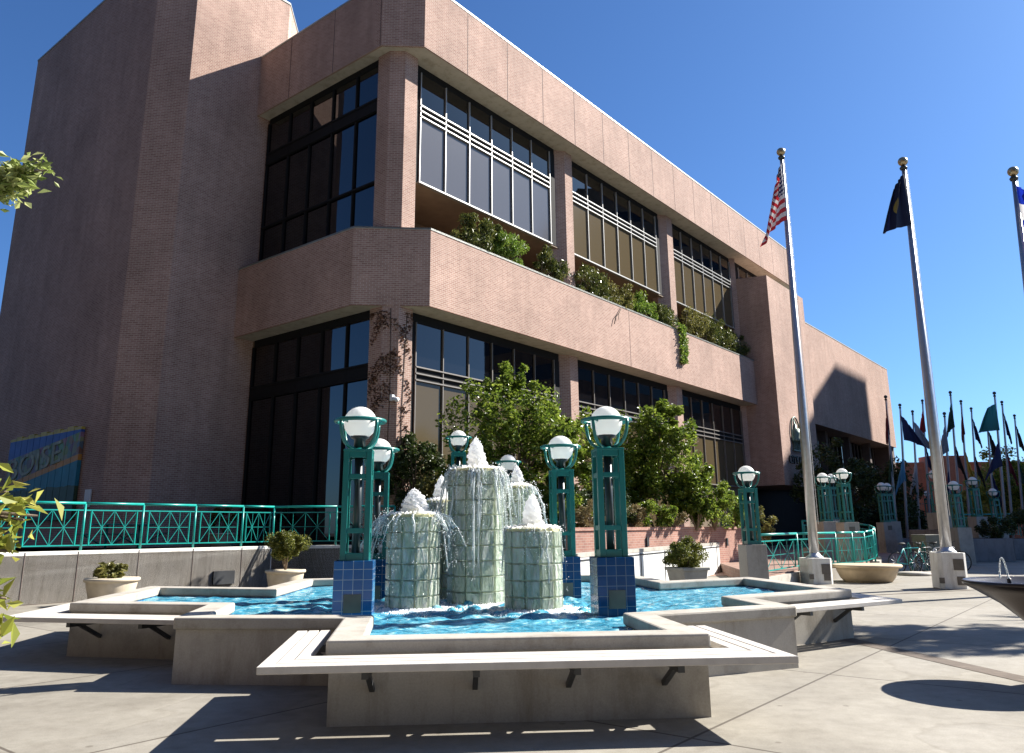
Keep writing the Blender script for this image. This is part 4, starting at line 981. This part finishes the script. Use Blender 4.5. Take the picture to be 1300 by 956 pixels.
def bal(u,ru,h,n,mat,label,size=.13):
    t=thing('balcony_plant',label,'plant',W(u,.55,PT-.1),BROT,BG)
    h=h*1.6; ru*=1.25; pts=clumps((0,-.05,h*.5),(ru,.5,h*.52),int(n*2.),int(ru*16)+8,.34,.2); pts=pts[pts[:,2]>0]; leafmesh('foliage',pts,size*1.25,mat,t,None,.26,long=np.array((0,0,.45)))
    m_=MB()
    for _ in range(12): m_.tube([(random.uniform(-ru,ru)*.8,random.uniform(-.1,.2),-.1),(random.uniform(-ru,ru)*.8,random.uniform(-.3,.3),h*.8)],[.014,.004],5)
    m_.build('stems','bark',t)
def ulen(x,y): return (onpl(x,y,W(0,.5),EV)-P0).dot(EU)
ua_,ub_=ulen(585,300),ulen(655,335)
bal((ua_*.62+ub_*.38),(ub_-ua_)*.40,1.05,2600,'leaf_balcony','bushy green balcony plant nearest the building corner')
bal((ua_*.12+ub_*.88),(ub_-ua_)*.30,.95,1800,'leaf_bright','yellow tinted balcony plant right of the corner bush')
bal(ulen(700,345),.75,1.05,1500,'leaf_balcony','balcony plant just left of the second brick column')
ua_,ub_=ulen(735,370),ulen(852,405)
for k,(f,mt,lb,hh) in enumerate(((.12,'leaf_balcony','first balcony plant after the second brick column',.95),(.38,'leaf_olive','olive balcony plant in the middle bay',1.0),(.63,'leaf_bright','light green balcony plant in the middle bay',.85),(.88,'leaf_balcony','balcony plant just left of the third brick column',.9))):
    bal(ua_+(ub_-ua_)*f,(ub_-ua_)*.15,hh,1700,mt,lb)
ua_,ub_=ulen(868,420),ulen(940,445)
for f,mt,lb,hh in ((.2,'leaf_olive','balcony plant just right of the hanging ivy',1.15),(.52,'leaf_balcony','dense balcony plant in the middle of the last bay',1.25),(.85,'leaf_balcony','last balcony plant beside the entrance tower',1.1)):
    bal(ua_+(ub_-ua_)*f,(ub_-ua_)*.2,hh,2000,mt,lb)
p=onpl(864,418,W(0,-.08),EV)
pts=np.array([(random.gauss(0,.25)*(1-.4*q)+.25*math.sin(q*3),random.uniform(-.12,.02),.25-2.1*q) for q in rng.uniform(0,1,1300)])
t=thing('hanging_ivy','green ivy trailing down over the brick balcony','ivy',p,BROT); leafmesh('foliage',pts,.12,'leaf_bright',t,None,.7)
MB().tube([(0,0,.2),(.1,-.03,-.6),(.3,-.03,-1.6)],[.015,.01,.004],5).build('stems','bark',t)
# vine on the corner column: leaves lying on its faces
vp=[];
for _ in range(2800):
    z=8.6-random.random()**1.3*3.4; f=random.random()
    if z<3: continue
    if f<.34: q=(random.uniform(-.69,-.08),.70)
    elif f<.68: s=random.random(); q=(-.69-.375*s-.015,.72+.425*s-.015)
    else: q=(-1.085,random.uniform(1.145,1.7))
    if f<.34 and random.random()<.5: z=random.uniform(2.5,8.2)
    if math.sin(z*5+q[0]*9+q[1]*7)+math.sin(z*2.3-q[0]*6)+random.gauss(0,.5)<.25: continue
    vp.append((q[0],q[1],z))
t=thing('climbing_vine','brown climbing vine clinging to the corner brick column','vine',P0,BROT); leafmesh('foliage',np.array(vp),.085,'leaf_vine',t,None,.7)
MB().tube([(-.4,.705,2),(-.5,.705,5),(-.35,.705,8.5)],.012,5).tube([(-.90,.93,3),(-.86,.89,6),(-.89,.92,8.7)],.012,5).build('stems','bark_dark',t)
sp_=[]
for _ in range(30):
    a=random.uniform(0,2*PI); 
p=onpl(783,397,W(0,-.05),EV); t=thing('dry_creeper','short dry creeper stem on the balcony brickwork','creeper',p,BROT)
mb=MB(); mb.tube([(.45,0,.35),(.15,-.02,0),(-.15,-.02,-.25),(-.3,-.02,-.6)],.02,5); mb.tube([(.15,-.02,0),(.1,-.02,-.3)],.012,5); mb.build('stems','bark_dark',t)
# right background planting, dark in the building's shade
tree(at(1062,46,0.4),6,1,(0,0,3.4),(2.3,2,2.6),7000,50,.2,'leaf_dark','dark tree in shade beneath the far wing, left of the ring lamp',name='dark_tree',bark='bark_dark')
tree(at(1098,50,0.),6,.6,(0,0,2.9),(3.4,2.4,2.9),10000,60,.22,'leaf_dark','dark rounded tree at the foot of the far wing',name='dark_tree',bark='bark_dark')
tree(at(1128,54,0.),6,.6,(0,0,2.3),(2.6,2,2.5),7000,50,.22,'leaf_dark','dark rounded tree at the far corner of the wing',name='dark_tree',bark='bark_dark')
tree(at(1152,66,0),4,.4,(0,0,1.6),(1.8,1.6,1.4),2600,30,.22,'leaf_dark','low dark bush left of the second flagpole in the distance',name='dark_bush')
YG='yellow green trees before the red building'
tree(at(1240,62,0),6,1,(0,0,2.6),(2.3,2,2.4),4500,44,.24,'leaf_yellow','yellow green tree behind the lamps right of the second flagpole',group=YG)
tree(at(1272,66,0),8,1.5,(0,0,4.6),(2.6,2.4,3.2),6500,60,.26,'leaf_yellow','taller yellow green tree at the right before the red building',group=YG)
tree(at(1305,60,0),8,1.5,(0,0,4.2),(2.6,2.4,2.8),5500,50,.26,'leaf_tree','green tree cut off by the right edge of the picture',group=YG)
tree(at(1208,60,0),3,.5,(0,0,1.8),(1.0,1,1.6),1800,20,.2,'leaf_yellow','slim yellow green tree directly behind the second flagpole',group=YG)
shrub('flower_bush',at(1163,56,0),(1.0,.9,.7),1800,18,.18,'leaf_yellow','pale yellow bush by the distant bright globe lamp',stem=.6)
# red brick building
rb_=thing('brick_building','long low red brick building across the square in the distance','building')
q0,q1=gy(1125,600,96),gy(1330,600,96); q0.z=q1.z=0
zt_=gy(1134,590,96).z
MB().bb(q0.x,q1.x+30,96,120,0,zt_).build('wall','brick_red',rb_)
MB().bb(q0.x-.1,q1.x+30,95.9,120,zt_,zt_+.25).build('parapet_cap','brick_red',rb_)
xa,xb=gy(1179,600,95).x,gy(1226,600,95).x; MB().bb(xa,xb,94.5,97,0,zt_+.9).build('gable_bay','brick_red',rb_)
for k,x in enumerate((1146,1160,1200,1217,1244,1262)):
    wv=gy(x,640,95.8).x; yy=94.46 if xa<wv<xb else 95.96
    w_=MB().bb(wv-.6,wv+.6,yy-.05,yy+.03,1.5,4.6).build('window','dark_frame',rb_)
    MB().add([(wv-.5,yy-.06,1.6),(wv+.5,yy-.06,1.6),(wv+.5,yy-.06,4.5),(wv-.5,yy-.06,4.5)],[(0,1,2,3)]).build('pane','tinted_glass',w_)
# dark building far left
dl=thing('dark_building','dark building showing at the far left beyond the brick tower','building')
p=gy(2,458,60); MB().bb(p.x-40,p.x+.2,60,80,0,p.z).build('wall','joint',dl); MB().bb(p.x-40,p.x+.4,59.8,80,p.z,p.z+.3).build('roof_edge','dark_frame',dl)
# shaded low planters and walls at the right back
def lowwall(x0,x1,Y,h,d,label,mat='dark_concrete',plant=None):
    a,b=gy(x0,660,Y),gy(x1,660,Y); t=thing('low_planter',label,'planter'); MB().bb(a.x,b.x,Y,Y+d,0,h).build('wall',mat,t,bevel=.02); MB().bb(a.x+.15,b.x-.15,Y+.15,Y+d-.15,h-.03,h+.01).build('soil','soil',t)
    return a,b
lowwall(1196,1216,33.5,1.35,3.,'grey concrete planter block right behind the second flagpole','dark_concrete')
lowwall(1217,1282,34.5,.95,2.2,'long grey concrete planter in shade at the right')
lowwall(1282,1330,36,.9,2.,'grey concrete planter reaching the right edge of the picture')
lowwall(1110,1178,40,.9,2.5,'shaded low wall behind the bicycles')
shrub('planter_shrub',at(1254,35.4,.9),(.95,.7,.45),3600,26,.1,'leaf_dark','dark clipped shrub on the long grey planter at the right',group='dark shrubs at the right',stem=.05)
shrub('planter_shrub',at(1293,36.8,.9),(.9,.7,.7),3200,26,.11,'leaf_dark','dark shrub near the right edge of the picture',group='dark shrubs at the right',stem=.05)
ra_=[at(1205,44,.9),at(1232,44,.9),at(1258,44,.9),at(1284,44,.9)]
railing(ra_,'shaded teal railing between the distant lamps at the right',h=1.2)
# litter bin on a stand and bicycles
t=thing('litter_bin','drab brown box bin on dark crossed legs beside the bicycles','bin',at(1165,27.9,0),.4)
MB().add([(s1*w/2,s2*w2/2,z) for z,w,w2 in ((.62,.62,.5),(1.22,.78,.6)) for s1,s2 in ((-1,-1),(1,-1),(1,1),(-1,1))],[(3,2,1,0),(4,5,6,7),(0,1,5,4),(1,2,6,5),(2,3,7,6),(3,0,4,7)]).build('bin_body','bin_brown',t,bevel=.02)
lg=MB()
for sx_ in (-1,1):
    for sy in (-1,1): lg.bar((sx_*.42,sy*.25,0),(sx_*.12,sy*.18,.64),.07)
lg.build('legs','gunmetal',t)
def bicycle(loc,rz,mat,label):
    t=thing('bicycle',label,'bicycle',loc,rz,'bicycles parked at the rack')
    for x in (-.52,.52):
        m_=MB().ring((0,0,0),.33,.02,30,8); m_.v=[(x+v[0],v[2],.35+v[1]) for v in m_.v]; w=m_.build('wheel','black_rubber',t)
        sp=MB()
        for k in range(12): a=k*PI/6; sp.tube([(x,0,.35),(x+.32*math.cos(a),0,.35+.32*math.sin(a))],.004,4)
        sp.build('spokes','aluminium',w)
    fr=MB()
    P_=dict(bb=(-.08,0,.30),st=(-.22,0,.80),hd=(.36,0,.82),hb=(.39,0,.70),rw=(-.52,0,.35),fw=(.52,0,.35))
    for a,b in (('bb','st'),('st','hd'),('bb','hb'),('bb','rw'),('st','rw'),('hb','fw'),('hd','hb')): fr.tube([P_[a],P_[b]],.018,7)
    fr.build('frame',mat,t)
    MB().tube([(.36,0,.82),(.34,0,.98),(.34,-.27,1.0)],.014,6).tube([(.34,0,.98),(.34,.27,1.0)],.014,6).build('handlebar','gunmetal',t)
    MB().tube([(-.22,0,.80),(-.25,0,.92)],.014,6).sphere((-.26,0,.95),.1,12,8,(1.3,.7,.35)).build('saddle','black_rubber',t)
bicycle(at(1142,26.4,0),.25,'bike_teal','teal bicycle left of the litter bin'); bicycle(at(1183,27.0,0),-.15,'bike_white','white framed bicycle right of the litter bin')
bicycle(at(1160,26.6,0),.5,'gunmetal','dark bicycle behind the litter bin')
for k,(x,lb) in enumerate(((1142,'left teal post of the bicycle rack'),(1160,'right teal post of the bicycle rack'))):
    p=at(x,27.0,0); r=MB().tube([(-.04,0,0),(-.04,0,.85),(0,0,.95),(.04,0,.85),(.04,0,0)],.026,8).build('bicycle_rack','teal',None,0,p); tag(r,lb,'bicycle rack',"rack hoops by the bin")
for k,(x,lb,w) in enumerate(((1145,'low pale kerb stone left of the litter bin',1.1),(1175,'low pale kerb stone right of the litter bin',1.1))):
    tag(MB().lathe([(.5,0),(.52,.05),(.45,.1)],18).build('kerb_stone','coping',None,0,at(x,25.6,0)),lb,'kerb stone','kerb stones by the bicycles')
# drinking bowl at the right edge
Y=8.2; pc=gy(1322,740,Y); pz=gy(1300,738,Y).z
t=thing('drinking_fountain','dark bronze bowl drinking fountain with a thin water arc at the right edge','drinking fountain',(pc.x,pc.y,0))
R=(pc-gy(1233,740,Y)).length
MB().lathe([(.10,0),(.14,.03),(.10,.12),(.09,pz-.5),(.16,pz-.42),(R*.55,pz-.22),(R*.85,pz-.09),(R*.99,pz-.035),(R,pz-.0),(R*.97,pz+.01),(R*.93,pz-.01),(R*.7,pz-.07),(.05,pz-.12)],48).build('bowl','bronze_dark',t)
sp=gy(1281,735,Y)-Vector((pc.x,pc.y,0)); MB().tube([(sp.x,sp.y,pz-.06),(sp.x,sp.y,pz+.03)],.02,10).build('spout','bronze_dark',t)
wj=[(sp.x-.045*q*2,sp.y,pz+.03+.20*(1-(q*2-1)**2)) for q in [i/12 for i in range(13)]]
wj=MB().tube([(pc.x+a_,pc.y+b_,c2_) for a_,b_,c2_ in wj],.008,6).build('water_arc','falling_water'); tag(wj,'thin arc of water rising from the dark drinking bowl','water jet')
# small street items left edge
tag(MB().box((0,0,0),(.10,.09,.17),FROT).build('power_outlet','white_plastic',None,.01,gz(6,742,.45)),'pale outlet box at the left edge below the leaves','outlet box')
# trees whose branches enter the picture at the left
def branch_tree(base,label,limbs,leafn,leaf,mat,name='street_tree'):
    t=thing(name,label,'tree',base); mb=MB(); pts=[]
    for tip,start in limbs:
        a=Vector(start)-Vector(base); b=Vector(tip)-Vector(base); mid=(a+b)/2+Vector((0,0,.12)); mb.tube([a,mid,b],[.05,.02,.006],6)
        for _ in range(leafn):
            q=random.betavariate(4,1.6); p=a*(1-q)**2+mid*2*q*(1-q)+b*q*q; pts.append(tuple(p+Vector((random.gauss(0,.06),random.gauss(0,.06),random.gauss(0,.055)))))
    mb.tube([(0,0,0),(.05,.0,1.6),(.0,0,3.2)],[.12,.1,.07],10)
    for tip,start in limbs: mb.tube([(0,0,min(3.1,start[2]-.2 if start[2]>.6 else .5)),Vector(start)-Vector(base)],[.06,.05],6)
    mb.build('trunk','bark',t); leafmesh('crown',np.array(pts),leaf,mat,t,None,.48)
Y=6.; tip=gy(66,216,Y); st=gy(-140,270,Y)
branch_tree(Vector((st.x-.6,st.y,0)),'tree off the left edge whose upper branch pokes into the sky',[(gy(60,216,Y),st),(gy(42,232,Y),st),(gy(20,222,Y),st),(gy(25,240,Y+.1),st)],230,.10,'leaf_pale')
Y=4.; st=gy(-260,760,Y)
branch_tree(Vector((st.x-.4,st.y,0)),'young tree off the left edge with large yellow green leaves low down',[(gy(48,655,Y),gy(-200,700,Y)),(gy(10,625,Y),gy(-200,660,Y)),(gy(14,700,Y),gy(-200,740,Y)),(gy(12,800,Y),gy(-200,820,Y)),(gy(30,660,Y),gy(-200,690,Y+.2)),(gy(8,760,Y),gy(-200,790,Y))],60,.10,'leaf_yellow')

# ---------------------------------------------------------------- blocks outside the picture that throw the seen shadows or cut skylight
SAZ,SEL=rad(67.6),rad(36.8); sd=Vector((math.sin(SAZ),math.cos(SAZ),0)); tl=math.tan(SEL)
def offbox(corner,lu,lv,h,label):
    t=thing('office_block',label,'building',(corner.x,corner.y,0),BROT); MB().bb(0,lu,-lv[0],lv[1],0,h).build('wall','office_cladding',t)
    m_=MB(); z=2.
    while z<h-2.5: m_.bb(-.02,lu+.02,-lv[0]-.02,lv[1]+.02,z,z+1.5); z+=3.4
    m_.build('window_band','tinted_glass',t); MB().bb(-.1,lu+.1,-lv[0]-.1,lv[1]+.1,h,h+.02).build('roof','joint',t)
c1=W(45.2,0); s_len=50; 
def block(x0,x1,y0,y1,h,label,mat='dark_cladding'):
    t=thing('office_block',label,'building',((x0+x1)/2,(y0+y1)/2,0)); a,b=(x1-x0)/2,(y1-y0)/2
    MB().bb(-a,a,-b,b,-.1,h).build('wall',mat,t); z=3.
    while z<h-2.5: MB().bb(-a-.03,a+.03,-b-.03,b+.03,z,z+1.6).build('window_band','tinted_glass',t); z+=3.6
    MB().bb(-a-.2,a+.2,-b-.2,b+.2,h,h+.4).build('roof_edge','joint',t)
block(-72,-26,-44,10,46,'dark office block off to the left that the side windows reflect')  # inferred from window reflections; raised and darkened to cut skylight on shaded walls
block(-24,30,-60,-30,40,'unseen dark block added behind the viewpoint to cut skylight')  # not seen, added to hide sky and darken the shaded walls
c1=W(45.2,0)+sd*50; hh_=13.8+tl*50
t=thing('office_block','tall tan office block off to the right that shades the far wing','building',(c1.x,c1.y,0))
e_=EU*8.65; pl_=[(0,0),(e_.x,e_.y),(e_.x+22,e_.y-6),(30,-22),(2.4,-22)]
MB().prism(pl_,0,hh_).build('wall','office_cladding',t); MB().prism(offset(pl_,.1),hh_,hh_+.02).build('roof','joint',t)
zz=3.
while zz<hh_-3: MB().ringp(offset(pl_,.03),offset(pl_,-.05),zz,zz+1.6).build('window_band','tinted_glass',t); zz+=3.6
c2=Vector((13.2,27.2,0)); offbox(c2+sd*35,25,(3.2,6.5),tl*35,'tan office block off to the right that shades the far plaza')
# big tree right of the camera's view throwing dappled shade on the paving
for (gx_,gy2,hh,lb) in ((1165,806,8.6,'large tree off to the right dappling the paving'),(1280,812,8.4,'second large tree off to the right dappling the paving near the bowl')):
    g0=gz(gx_,gy2); c3=g0+sd*(hh/tl)
    tree(Vector((c3.x+.5,c3.y-.3,0)),9,3,(-.5,.3,hh),(1.9,1.5,.9),2600,60,.2,'leaf_tree',lb,cr=.22,shell=.1,trunk_r=.16,stems=2)

# ---------------------------------------------------------------- light, sky, camera
w=bpy.data.worlds.new('World'); S.world=w; w.use_nodes=True; nt=w.node_tree
sky=nt.nodes.new('ShaderNodeTexSky'); sky.sky_type='NISHITA'; sky.sun_disc=False; sky.sun_elevation=SEL; sky.sun_rotation=SAZ
sky.altitude=800; sky.air_density=.95; sky.dust_density=1.3; sky.ozone_density=3.
bg=nt.nodes['Background']; tn=mix(nt,1.,sky.outputs[0],(.54,.84,1.18),'MULTIPLY'); nt.links.new(tn,bg.inputs[0]); bg.inputs[1].default_value=.05
sl=bpy.data.lights.new('Sun','SUN'); sl.energy=5.; sl.angle=rad(.53); sl.color=(1,.95,.87)
so=bpy.data.objects.new('Sun',sl); COL.objects.link(so)
sv=Vector((math.sin(SAZ)*math.cos(SEL),math.cos(SAZ)*math.cos(SEL),math.sin(SEL))); so.rotation_euler=sv.to_track_quat('Z','Y').to_euler()
cd=bpy.data.cameras.new('Camera'); co=bpy.data.objects.new('Camera',cd); COL.objects.link(co)
M=Matrix((CR,CU,-F0)).transposed().to_4x4(); M.translation=CAM; co.matrix_world=M
cd.sensor_width=36; cd.sensor_fit='HORIZONTAL'; cd.lens=FOC/1300*36; cd.shift_y=(CY-478)/1300; cd.clip_end=3000; cd.clip_start=.05
S.camera=co
S.view_settings.view_transform='Standard'; S.view_settings.look='None'; S.view_settings.gamma=1; S.view_settings.exposure=1.5
S.render.resolution_x=1024; S.render.resolution_y=753
